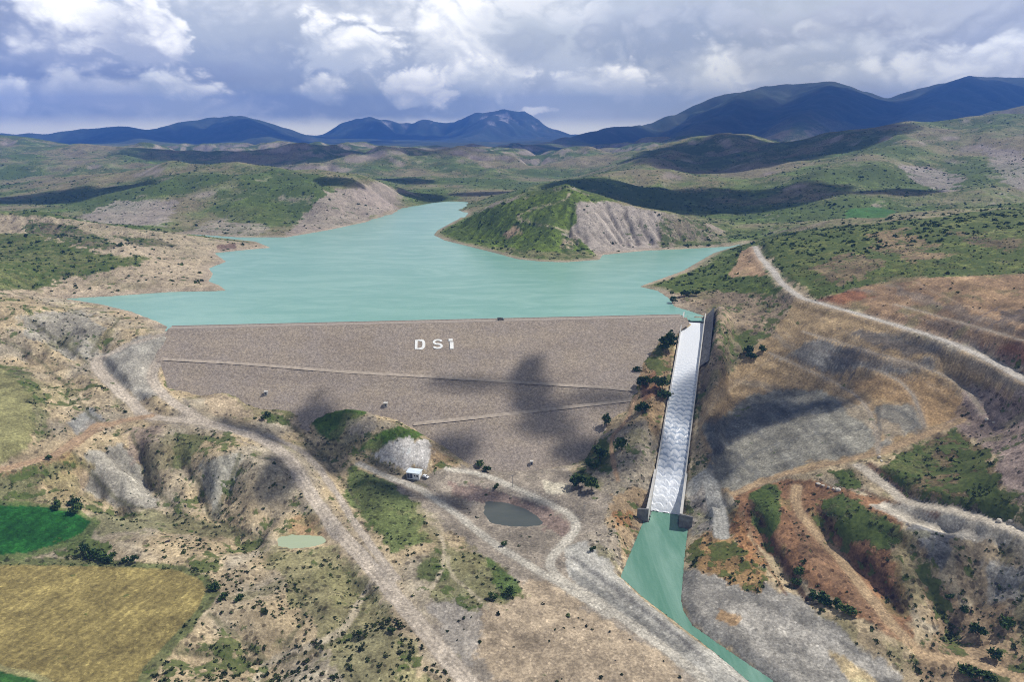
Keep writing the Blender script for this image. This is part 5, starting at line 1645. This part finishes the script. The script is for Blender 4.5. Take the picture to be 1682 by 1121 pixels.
PLANTS = [
    ("tree", 1097, 571, 1.45, "tall dark green tree high on the ochre bank between dam and spillway", "tree", None),
    ("bush", 1093, 574, 1.3, "dark round bush at the foot of the tall tree near the top of the spillway", "bush", None),
    ("bush", 1052, 634, 1.5, "dark bush at the left end of the leafy clump beside the dam's right edge", "bush", None),
    ("bush", 1063, 632, 1.35, "green bush second from left in the leafy clump on the red bank", "bush", None),
    ("tree", 1076, 636, .95, "small tree in the middle of the leafy clump on the red bank", "tree", None),
    ("tree", 1088, 640, 1.1, "small dark tree at the spillway end of the leafy clump", "tree", None),
    ("bush", 1090, 655, 1.3, "dark bush hanging below the leafy clump beside the spillway wall", "bush", None),
    ("bush", 1046, 612, 1.0, "lone small bush on the dam's right edge above the leafy clump", "bush", None),
    ("bush", 1053, 676, 1.5, "olive bush where the lower dam track meets the right bank", "bush", None),
    ("tree", 996, 700, .95, "small dark tree standing where the lower dam face meets the right slope", "tree", None),
    ("tree", 1020, 742, 1.1, "dark green tree beside the footpath on the slope left of the spillway", "tree", None),
    ("bush", 985, 752, 2.0, "wide dark thicket bush at the bottom right corner of the dam", "bush", None),
    ("bush", 973, 770, 1.6, "olive bush just below the thicket at the dam's lower corner", "bush", None),
    ("tree", 972, 806, 1.0, "green tree at the right end of the grassy patch beside the pale clearing", "tree", None),
    ("bush", 950, 800, 1.7, "broad light green bush on the grassy patch beside the pale clearing", "bush", None),
    ("bush", 788, 768, 1.5, "dark bush on the dam toe above the valley track", "bush", None),
    ("bush", 800, 776, 1.4, "dark bush right of another at the toe of the dam", "bush", None),
    ("bush", 815, 803, 1.1, "lone dark bush on the reddish rubble above the dark pond", "bush", None),
    ("bush", 973, 906, 1.0, "dark low bush beside the bend of the track left of the canal", "bush", None),
    ("bush", 810, 985, 1.2, "dark bush at the lower edge of the grass patch in mid valley", "bush", None),
    ("bush", 838, 978, 1.3, "green bush at the tip of the bright grass strip in mid valley", "bush", None),
    ("bush", 828, 897, .9, "small dark bush below the dark pond beside the straight track", "bush", None),
    ("bush", 643, 1040, 1.0, "lone dark bush on the olive slope left of the haul road near the bottom", "bush", None),
    ("bush", 590, 1045, .8, "small dark bush on the olive slope farther left of the haul road near the bottom", "bush", None),
    ("tree", 141, 912, 1.05, "dark tree at the left end of the hedge above the tan field", "tree", None),
    ("bush", 155, 918, 1.5, "dark bush second from left in the hedge above the tan field", "bush", None),
    ("bush", 167, 922, 1.35, "green bush in the middle of the hedge above the tan field", "bush", None),
    ("bush", 183, 923, 1.5, "round green bush at the right end of the hedge above the tan field", "bush", None),
    ("bush", 207, 924, 1.0, "small bush standing just left of the round green tree above the tan field", "bush", None),
    ("tree", 221, 926, .78, "round green tree standing alone right of the hedge above the tan field", "tree", None),
    ("bush", 95, 836, 1.6, "dark bush on the upper right edge of the bright green field", "bush", None),
    ("bush", 127, 842, 1.6, "dark bush at the right corner of the bright green field", "bush", None),
    ("bush", 122, 830, 1.2, "olive bush above the right corner of the bright green field", "bush", None),
    ("bush", 353, 970, 1.2, "dark bush at the rounded right corner of the tan field", "bush", None),
    ("bush", 366, 985, 1.0, "small olive bush just below the rounded corner of the tan field", "bush", None),
    ("bush", 393, 986, .9, "dark bush alone on pale earth right of the tan field", "bush", None),
    ("bush", 80, 755, .8, "small dark bush below the dirt road left of the grey shale", "bush", None),
    ("bush", 433, 690, 1.1, "dark bush on the shaded bank left of the green mounds", "bush", None),
    ("bush", 440, 684, 1.2, "olive bush right of another on the shaded bank left of the green mounds", "bush", None),
    ("bush", 1233, 590, 1.1, "green bush on the ochre slope right of the spillway", "bush", None),
    ("bush", 1231, 580, 1.2, "darker bush above another on the ochre slope right of the spillway", "bush", None),
    ("bush", 1252, 578, 1.3, "olive bush nearest the shale quarry on the slope right of the spillway", "bush", None),
    ("bush", 1105, 497, 1.3, "dark bush on the lake shore by the spillway entrance", "bush", None),
    ("bush", 1125, 487, 1.3, "dark bush on the red bank above the spillway entrance", "bush", None),
    ("bush", 1142, 486, 1.4, "green bush right of another on the bank above the spillway entrance", "bush", None),
    ("bush", 1312, 945, 1.5, "dark bush at the top of the green line below the red cut", "bush", None),
    ("bush", 1308, 962, 1.3, "olive bush second down the green line below the red cut", "bush", None),
    ("bush", 1335, 985, 1.6, "dark green bush midway down the green line below the red cut", "bush", None),
    ("bush", 1355, 992, 1.6, "broad dark bush right of the middle of the green line below the red cut", "bush", None),
    ("bush", 1375, 1000, 1.5, "dark bush near the lower end of the green line below the red cut", "bush", None),
    ("bush", 1393, 1010, 1.3, "dark bush last in the green line below the red cut", "bush", None),
    ("bush", 1558, 985, 1.0, "small dark bush in the gully below the tan bluff on the right", "bush", None),
    ("bush", 1583, 1008, 1.1, "dark bush lower in the gully below the tan bluff on the right", "bush", None),
    ("tree", 1632, 1083, .8, "dark small tree standing above the ochre track at the lower right", "tree", None),
    ("bush", 1605, 1045, 1.7, "broad green bush on the brown slope at the lower right", "bush", None),
    ("bush", 1650, 1030, 1.5, "olive bush on the brown slope near the right edge", "bush", None),
    ("bush", 1590, 1112, 1.5, "green bush at the bottom edge below the ochre track", "bush", None),
    ("bush", 1620, 1117, 1.3, "green bush right of another at the bottom edge below the ochre track", "bush", None),
]
for k, u, v, sc, lb, cat, gp in PLANTS:
    if 480 < v < 830 and u > 900:
        sc *= 1.5
    stand(k, u, v, sc, lb, cat, gp)

# ------------------------------------------------------------------ scrub: the nearest shrubs one by one, the rest as ground cover
def cover_at(x, y):
    """cover values of the sheet at points"""
    j = np.clip(np.searchsorted(yr, y), 1, NR - 1)
    i = np.clip(((x / y) - tx[0]) / (tx[1] - tx[0]), 0, NC - 1).astype(int)
    return RGBA[j * NC + i]


CLEAR = [q for _, q, _, _ in ROADW]


def candidates(n, y0, y1, seed, tmax=.95, gate=.0):
    r = np.random.default_rng(seed)
    y = np.exp(r.uniform(math.log(y0), math.log(y1), n)); x = r.uniform(-tmax, tmax, n) * y
    rgba = cover_at(x, y)
    v = rgba[:, 3]
    z = ground(x, y)
    cl = fbm(x, y, 16, 3, 301); fl = base_flow(x, y)
    p = v * 1.1 * smooth(-.3, .25, cl) + .22 * smooth(3.2, 5.0, fl) * (v > .03)
    dry = smooth(.45, .9, G1.sample(RELIEF, x, y)) * (y < 620) * smooth(.02, .12, v) * smooth(-.5, .3, fbm(x, y, 38, 3, 303))
    p = np.maximum(np.where(y < 620, p * .6, p), .30 * dry * smooth(-.45, .2, cl))
    ok = (r.random(n) < p) & ((z > WATER + .8) | (y < 560)) 
    s, t = dam_st(x, y)
    ok &= ~((s > -6) & (s < CLEN + 4) & (t > -16) & (sdf(x, y, edge) < 8))
    a, b = sp_st(x, y)
    ok &= ~((np.abs(b) < 14) & (a > -30) & (a < SP_LEN + 10))
    ok &= (sdf(x, y, CHAN) > 5)
    for P, lv in POND.values():
        ok &= sdf(x, y, P) > 4
    ok &= np.where(y < 1390, G1.sample(lake_sd, x, y), 99) > 3
    for q in CLEAR:
        ok &= seg_dist(x, y, q[:, :2])[0] > 4.5
    return np.stack([x, y, z], 1)[ok]


def shrub_cloud(name, P, rad, leaves, size, seed, label_kind):
    r = np.random.default_rng(seed)
    n = len(P)
    s = rad * np.exp(r.normal(0, .35, n))
    d = r.standard_normal((n, leaves, 3)); d /= np.linalg.norm(d, axis=2)[..., None]
    d[..., 2] = np.abs(d[..., 2]) * (.5 if rad > 1 else .85) - .1
    c = P[:, None] + d * (s[:, None, None] * r.uniform(.45, 1.0, (n, leaves, 1)))
    a = r.standard_normal((n, leaves, 3)); a /= np.linalg.norm(a, axis=2)[..., None]
    b = np.cross(a, r.standard_normal((n, leaves, 3))); b /= np.linalg.norm(b, axis=2)[..., None]
    k = (s * size)[:, None, None] * r.uniform(.6, 1.3, (n, leaves, 1))
    q = np.stack([c - a * k - b * k * .7, c + a * k - b * k * .8, c + a * k * .9 + b * k * .7, c - a * k * .8 + b * k], 2).reshape(-1, 3)
    o = mesh_np(name, q, np.arange(len(q)).reshape(-1, 4), M_FARSHRUB if rad > 1 else M_SHRUB, False)
    o["kind"] = "stuff"
    return o


near_c = candidates(90000, 195, 640, 5)
far_c = candidates(60000, 640, 2800, 6)
# photograph coordinates only to know which shrubs are in view
def in_view(P):
    d = P - np.array([0, 0, CAM_Z])
    zc = d[:, 1] * COSP - d[:, 2] * SINP
    u = 841 + FPX * d[:, 0] / zc; v = 560.5 - FPX * (d[:, 1] * SINP + d[:, 2] * COSP) / zc
    return (u > 5) & (u < 1677) & (v > 0) & (v < 1116), u, v


iv, uu, vv = in_view(near_c)
order = np.argsort(np.where(iv, np.linalg.norm(near_c - [0, 0, CAM_Z], axis=1), 1e9))
solo = near_c[order[:270]]
su, sv = uu[order[:270]], vv[order[:270]]
rest = near_c[order[270:]]
shrub_cloud("scrub", rest, .62, 11, .42, 41, "stuff")
shrub_cloud("scrub", far_c, 1.55, 9, .48, 42, "stuff")


def make_shrub(seed):
    r = np.random.default_rng(seed)
    q = leaf_quads(r, 90, (0, 0, .42), (.95, .85, .5), .24, 6)
    return mesh_np("shrub", q, np.arange(len(q)).reshape(-1, 4), M_SHRUB, False)


ZONES = [("low dark shrub on the pale earth between tan field and haul road", "shrubs between the tan field and the haul road"),
         ("low dark shrub on the valley floor between haul road and canal", "shrubs on the valley floor"),
         ("low dark shrub on the red and grey banks right of the canal", "shrubs right of the canal"),
         ("low dark shrub along the rim of the fields at the left", "shrubs round the fields")]
SHRUBS = [make_shrub(60 + i) for i in range(4)]
nz = 0
for k, (p, u, v) in enumerate(zip(solo, su, sv)):
    cx = np.interp(v, [900, 945, 1040, 1121], [585, 620, 700, 770]); rx = np.interp(v, [850, 950, 1010, 1121], [1120, 1120, 1120, 1260])
    zn = 3 if (u < 330 and v < 930) or u < np.interp(v, [930, 970, 1045, 1121], [320, 350, 300, 230]) else 0 if u < cx else 1 if u < rx else 2
    o = SHRUBS[k] if k < 4 else SHRUBS[k % 4].copy()
    if k >= 4:
        COL.objects.link(o)
    s = math.exp(random.gauss(0, .35)) * .62
    o.location = p; o.rotation_euler = (0, 0, random.random() * 6.28); o.scale = (s, s, s * random.uniform(.8, 1.2))
    tag(o, ZONES[zn][0], "shrub", ZONES[zn][1])

# ------------------------------------------------------------------ valve house, parked car, poles, huts, boulders
M_WALLW = plain("white_render", (.62, .64, .66), .06, .8, .8)
M_ROOFW = plain("roof_sheet", (.66, .74, .80), .08, .5, .5)
M_DARK = plain("dark_panel", (.055, .065, .095), .2, 1, .4)
M_GLASS = plain("glass", (.03, .035, .045), .1, 1, .1, 0, .5)
M_TYRE = plain("tyre_rubber", (.02, .02, .02), .1, 4, .8)
M_CAR = plain("car_paint", (.72, .73, .74), .03, 1, .25, 0, .5)
M_STEEL = plain("steel", (.22, .22, .21), .15, 2, .6)
M_ROCK = plain("rock", (.34, .31, .27), .25, 1.2, .95, .1)

p = hit([(681, 783)])[0]
hs = empty("valve_house", p + np.array([0, 0, .1]), R(-14))
hs.scale = (.82, .82, .82)
tag(hs, "small white flat-roofed building with dark front panels below the grey rock face", "building")
bm = bmesh.new(); box(bm, -5, 5, -3.4, 3.4, -1.2, 4.3, .04); bm_obj("wall", bm, M_WALLW, hs)
bm = bmesh.new()
prism(bm, [(-3.9, 4.32), (3.9, 4.32), (3.9, 4.55), (0, 5.25), (-3.9, 4.55)], (0, 1, 0), (0, 0, 1), (-5.5, 0, 0), (11, 0, 0)); bm_obj("roof", bm, M_ROOFW, hs)
for k, (x0, x1) in enumerate(((-4.6, -2.6), (-2.3, -.3))):
    bm = bmesh.new(); box(bm, x0, x1, -3.48, -3.42, -.3, 3.7)
    d_ = bm_obj("door", bm, M_DARK, hs)
    bm = bmesh.new()
    for z_ in (.6, 1.6, 2.6):
        box(bm, x0 + .1, x1 - .1, -3.53, -3.485, z_, z_ + .06)
    bm_obj("rib", bm, M_STEEL, d_)
for x0 in (.9, 2.9):
    bm = bmesh.new(); box(bm, x0, x0 + 1.2, -3.48, -3.42, 1.5, 2.9)
    w_ = bm_obj("window", bm, M_GLASS, hs)
    bm = bmesh.new(); box(bm, x0 - .1, x0 + 1.3, -3.56, -3.42, 1.36, 1.48); bm_obj("sill", bm, M_WALLW, w_)
bm = bmesh.new(); box(bm, -5.08, -5.02, -2.2, 2.0, 0.2, 3.6); bm_obj("side_shade", bm, M_DARK, hs)  # dark sheet that colours in the shade of the left side


def vehicle(name, loc, rz, label, cat, truck=False, paint_mat=None):
    e = empty(name, loc, rz)
    tag(e, label, cat)
    pm = paint_mat or M_CAR
    L_ = 5.6 if truck else 4.5; W = 1.95; 
    bm = bmesh.new()
    if truck:
        out = [(-L_ / 2, .55), (L_ / 2, .55), (L_ / 2, 1.15), (L_ / 2 - .9, 1.3), (L_ / 2 - 1.5, 2.15), (L_ / 2 - 2.6, 2.15), (L_ / 2 - 2.7, 1.25), (-L_ / 2, 1.25)]
    else:
        out = [(-L_ / 2, .45), (L_ / 2, .45), (L_ / 2, .85), (L_ / 2 - 1.05, 1.05), (L_ / 2 - 1.75, 1.62), (-L_ / 2 + .75, 1.66), (-L_ / 2 + .08, 1.05)]
    prism(bm, out, (1, 0, 0), (0, 0, 1), (0, -W / 2, 0), (0, W, 0))
    bmesh.ops.bevel(bm, geom=list(bm.edges), offset=.06, segments=2, affect='EDGES')
    bm_obj("body", bm, pm, e, False)
    for sd in (-1, 1):
        bm = bmesh.new()
        xa, xb = (L_ / 2 - 2.5, L_ / 2 - 1.45) if truck else (-L_ / 2 + .75, L_ / 2 - 1.7)
        zt = 2.0 if truck else 1.54
        zb = 1.32 if truck else 1.08
        prism(bm, [(xa - .05, zb), (xb + .35, zb), (xb, zt), (xa + .1, zt)], (1, 0, 0), (0, 0, 1), (0, sd * (W / 2 + .005), 0), (0, sd * .02, 0))
        bm_obj("side_window", bm, M_GLASS, e)
        for x in (-L_ / 2 + .95, L_ / 2 - .95):
            bm = bmesh.new()
            tube(bm, (x, sd * (W / 2 - .22), .36), (x, sd * (W / 2 + .03), .36), .37, .37, 14)
            wh = bm_obj("wheel", bm, M_TYRE, e)
            bm = bmesh.new(); tube(bm, (x, sd * (W / 2 + .02), .36), (x, sd * (W / 2 + .05), .36), .2, .2, 10); bm_obj("rim", bm, M_STEEL, wh)
    bm = bmesh.new()
    xw = L_ / 2 - .9 if truck else L_ / 2 - 1.05
    za, zb, dx = (1.34, 2.05, .5) if truck else (1.10, 1.56, .6)
    v = [bm.verts.new(q) for q in ((xw + .02, -.8, za), (xw + .02, .8, za), (xw - dx, .7, zb + .02), (xw - dx, -.7, zb + .02))]
    bm.faces.new(v); bmesh.ops.solidify(bm, geom=bm.faces[:], thickness=.04)
    bm_obj("windscreen", bm, M_GLASS, e)
    if truck:
        bm = bmesh.new(); box(bm, -L_ / 2 + .05, L_ / 2 - 2.75, -.95, .95, 1.2, 2.3, .05); bm_obj("cargo_box", bm, plain("cargo_tarp", (.10, .12, .11), .2, 1, .8), e)
    return e


vehicle("parked_car", hit([(699, 785)])[0], R(-32), "white car parked in front of the small white building", "car")
q = on_dam(823, 527)
s_, t_ = dam_st(q[0], q[1])
w_ = st_to_w(np.array(s_), np.array(-4.5), np.array(CREST + .03)) + DOFF
vehicle("parked_truck", w_, math.atan2(CDIR[1], CDIR[0]), "small dark truck parked alone on the dam crest", "truck", True, plain("truck_paint", (.12, .13, .125), .1, 1, .4, 0, .4))


def pole(u, v, h, label):
    e = empty("utility_pole", hit([(u, v)])[0])
    tag(e, label, "pole")
    bm = bmesh.new(); tube(bm, (0, 0, -.6), (0, 0, h), .16, .10, 8); bm_obj("post", bm, M_STEEL, e, True)
    bm = bmesh.new(); box(bm, -.8, .8, -.06, .06, h - .7, h - .55); bm_obj("crossarm", bm, M_STEEL, e)
    bm = bmesh.new(); tube(bm, (-.65, 0, h - .55), (-.65, 0, h - .25), .06, .05, 6); tube(bm, (.65, 0, h - .55), (.65, 0, h - .25), .06, .05, 6); bm_obj("insulator", bm, M_WALLW, e)


pole(842, 800, 8.0, "thin grey pole beside the valley track below the dam toe")
pole(959, 852, 8.5, "thin grey pole near the bend of the track left of the spillway basin")


def hut(p, w, label):
    e = empty("instrument_hut", p)
    tag(e, label, "hut", "instrument huts on the dam face")
    bm = bmesh.new(); box(bm, -w / 2, w / 2, -w / 2, w / 2, -1.0, 2.1, .03); bm_obj("wall", bm, M_CONC2, e)
    bm = bmesh.new(); box(bm, -w / 2 - .2, w / 2 + .2, -w / 2 - .2, w / 2 + .2, 2.103, 2.35, .03); bm_obj("roof", bm, M_CONC, e)
    bm = bmesh.new(); box(bm, -.45, .45, -w / 2 - .05, -w / 2 - .003, 0, 1.8); bm_obj("door", bm, M_DARK, e)


hut(on_dam(633.5, 667), 2.6, "small pale hut on the dam face right of the green mounds")
hut(on_dam(437, 648), 2.3, "small pale hut low on the dam face near its left edge")
hut(on_dam(873, 763), 1.9, "tiny pale hut at the foot of the dam in its middle")


def boulder(u, v, s, label, group=None, mat=None, seed=0):
    r = np.random.default_rng(seed + int(u * 7 + v))
    bm = bmesh.new()
    bmesh.ops.create_icosphere(bm, subdivisions=3, radius=1)
    k = r.uniform(.7, 1.3, 3) * s * np.array([1.2, 1, .75])
    cut = [(lambda d: d / np.linalg.norm(d))(r.standard_normal(3)) for _ in range(9)]
    for vv_ in bm.verts:
        c = np.array(vv_.co)
        for n_ in cut:
            d = c @ n_ - .72
            if d > 0:
                c = c - n_ * d
        vv_.co = c * k
    o = bm_obj("boulder", bm, mat or M_ROCK)
    o.location = hit([(u, v)])[0] + np.array([0, 0, s * .3]); o.rotation_euler = (0, 0, r.uniform(0, 6))
    tag(o, label, "boulder", group)


M_PALEROCK = plain("pale_rock", (.52, .47, .40), .2, 1.2, .95, .1)
BL = [(1344, 796, 1.0, "pale boulder at the left end of the row along the red track"), (1352, 799, .9, "pale boulder second in the row along the red track"), (1361, 802, 1.0, "pale boulder in the middle of the row along the red track"),
      (1369, 804, .8, "small pale boulder fourth in the row along the red track"), (1376, 806, 1.25, "largest pale boulder at the right end of the row along the red track")]
for u, v, s, lb in BL:
    boulder(u, v, s, lb, "row of boulders by the red track", M_PALEROCK)
boulder(1444, 752, 1.1, "white boulder where the bench path meets the ochre road", None, M_PALEROCK)
boulder(1448, 758, .8, "smaller white boulder just below another beside the ochre road", None, M_PALEROCK)
boulder(1621, 690, 1.1, "pale boulder at the top of the brown hill on the right", None, M_PALEROCK)
boulder(1632, 695, .8, "small pale boulder right of another above the brown hill", None, M_PALEROCK)
boulder(1641, 857, 1.5, "big pale boulder at the end of the pale track below the brown hill", None, M_PALEROCK)
boulder(1660, 858, 1.0, "grey boulder at the right end of the pale track below the brown hill")
boulder(276, 891, 1.1, "dark boulder lying alone on the pale earth slope above the tan field", None, plain("dark_rock", (.06, .055, .05), .3, 1.5, .95))

# ------------------------------------------------------------------ unseen clouds placed overhead to throw the shadow patches, and the air
def cloud_material(tau, thick):
    m = bpy.data.materials.new("cloud")
    m.use_nodes = True
    t = m.node_tree
    t.nodes.remove(t.nodes["Principled BSDF"])
    v = t.nodes.new('ShaderNodeVolumePrincipled')
    v.inputs['Color'].default_value = (.97, .97, .97, 1)
    v.inputs['Density'].default_value = tau / thick
    t.links.new(v.outputs[0], t.nodes["Material Output"].inputs['Volume'])
    return m


def cloud(u, v, rx, ry, rot, tau=3.0, seed=0, y=None):
    """a cloud placed high up out of view between the sun and the ground seen at photo point (u, v)"""
    p = hit([(u, v)])[0]
    pd = on_dam(u, v)
    sd_, td_ = dam_st(pd[0], pd[1])
    if 0 < sd_ < CLEN and 0 < td_ < 145 and sdf(np.array([pd[0]]), np.array([pd[1]]), edge)[0] < 0:
        p = pd
    dist = float(np.hypot(p[0], p[1]))
    alt = max(980.0 if dist < 3000 else 1050.0, .23 * dist + 450)
    c = p + SUN_DIR * ((alt - p[2]) / SUN_DIR[2])
    if dist > 3000:
        tau *= .6
    th = max(5.0, min(rx, ry) * .5)
    bm = bmesh.new()
    bmesh.ops.create_icosphere(bm, subdivisions=5, radius=1)
    me = bpy.data.meshes.new("clouds")
    bm.to_mesh(me); bm.free()
    co = np.zeros(len(me.vertices) * 3); me.vertices.foreach_get("co", co); co = co.reshape(-1, 3)
    o = 17.3 * seed
    f = 1 + .42 * fbm(co[:, 0] * 1.0 + co[:, 2] * .6 + o, co[:, 1] + co[:, 2] * .5, .8, 5, 400 + seed, .58)
    co = co * f[:, None]
    co[:, 2] = np.where(co[:, 2] < 0, co[:, 2] * .55, co[:, 2])
    co = co * np.array([rx, ry, th])
    ca, sa_ = math.cos(R(rot)), math.sin(R(rot))
    co = np.stack([co[:, 0] * ca - co[:, 1] * sa_, co[:, 0] * sa_ + co[:, 1] * ca, co[:, 2]], 1)
    me.vertices.foreach_set("co", co.ravel()); me.update()
    me.materials.append(cloud_material(tau, th * 1.2))
    ob = bpy.data.objects.new("clouds", me)
    COL.objects.link(ob)
    ob.location = c
    ob["kind"] = "stuff"


SHADOW_CLOUDS = [
    (1360, 185, 2300, 1200, 0, 4), (1580, 165, 1500, 900, 0, 4), (1060, 230, 1300, 800, -20, 4), (1180, 195, 900, 800, 0, 3),
    (380, 222, 2000, 900, 0, 4), (150, 230, 1500, 600, 0, 4), (520, 243, 700, 400, 0, 3),
    (600, 225, 1200, 800, 0, 3.5), (690, 225, 600, 600, 0, 3),
    (1250, 252, 420, 330, 10, 4.5), (1180, 246, 250, 200, 0, 3.5), (1180, 335, 190, 120, -15, 4), (1080, 320, 170, 90, 10, 4), (980, 306, 110, 60, 0, 3.5), (1290, 330, 130, 60, 10, 3.5), (1480, 315, 90, 30, 5, 3),
    (95, 325, 190, 90, -10, 4), (655, 297, 110, 70, 0, 3.5), (690, 322, 70, 60, 0, 3.5), (800, 318, 90, 40, 0, 3), (560, 300, 60, 30, 0, 2.2), (1120, 345, 100, 60, 0, 3),
    (868, 610, 13, 16, 0, 3), (872, 640, 17, 12, 0, 3), (885, 668, 22, 9, 0, 2.6), (770, 630, 36, 7, 0, 1.4), (965, 745, 26, 11, 0, 3), (1000, 765, 20, 10, 0, 2.4), (745, 738, 20, 12, 0, 2), (900, 700, 24, 10, 0, 1.8), (523, 649, 7, 4, 0, 2.2), (990, 655, 30, 8, 0, 1.2),
    (385, 698, 16, 7, -25, 3.2), (440, 716, 20, 8, -25, 3.2), (462, 780, 17, 15, 40, 3.6), (450, 755, 10, 8, 0, 3), (510, 690, 15, 14, 0, 3), (520, 735, 17, 12, -40, 3.4), (550, 765, 14, 12, -40, 3), (580, 715, 13, 10, 0, 3), (560, 690, 8, 9, 0, 2.6), (625, 765, 18, 8, -35, 3), (650, 805, 20, 10, -20, 2.8), (600, 790, 8, 8, 0, 2.2), (740, 825, 18, 9, -20, 2.2), (800, 815, 16, 8, 0, 1.6), (880, 825, 14, 6, -30, 1.8),
    (1215, 700, 34, 11, 20, 3.2), (1330, 668, 34, 8, 10, 2.4), (1180, 750, 12, 22, 0, 3.2), (1250, 655, 26, 8, 10, 2.2), (1400, 655, 18, 6, 0, 2), (1085, 745, 6, 22, 15, 2.4), (1150, 740, 5, 24, 0, 3), (1560, 905, 14, 10, 0, 2), (1300, 650, 30, 7, 0, 1.6),
    (1180, 620, 24, 30, 0, 1.4),
]
for k, a in enumerate(SHADOW_CLOUDS):
    cloud(*a, seed=k)

print('near', len(near_c), 'far', len(far_c))
HAZE_TOP = float(max(FZ.max(), CAM_Z)) + 30.0
bm = bmesh.new()
box(bm, -13200, 13200, -600, 12900, float(FZ.min()) - 1.0, HAZE_TOP)
hm = bpy.data.materials.new("haze")
hm.use_nodes = True
hm.node_tree.nodes.remove(hm.node_tree.nodes["Principled BSDF"])
hv = hm.node_tree.nodes.new('ShaderNodeVolumePrincipled')
hv.inputs['Color'].default_value = (.10, .30, 1.0, 1)
hv.inputs['Density'].default_value = 9.5e-5
hm.node_tree.links.new(hv.outputs[0], hm.node_tree.nodes["Material Output"].inputs['Volume'])
hz = bm_obj("haze", bm, hm)
hz["kind"] = "stuff"
print("haze top", HAZE_TOP)
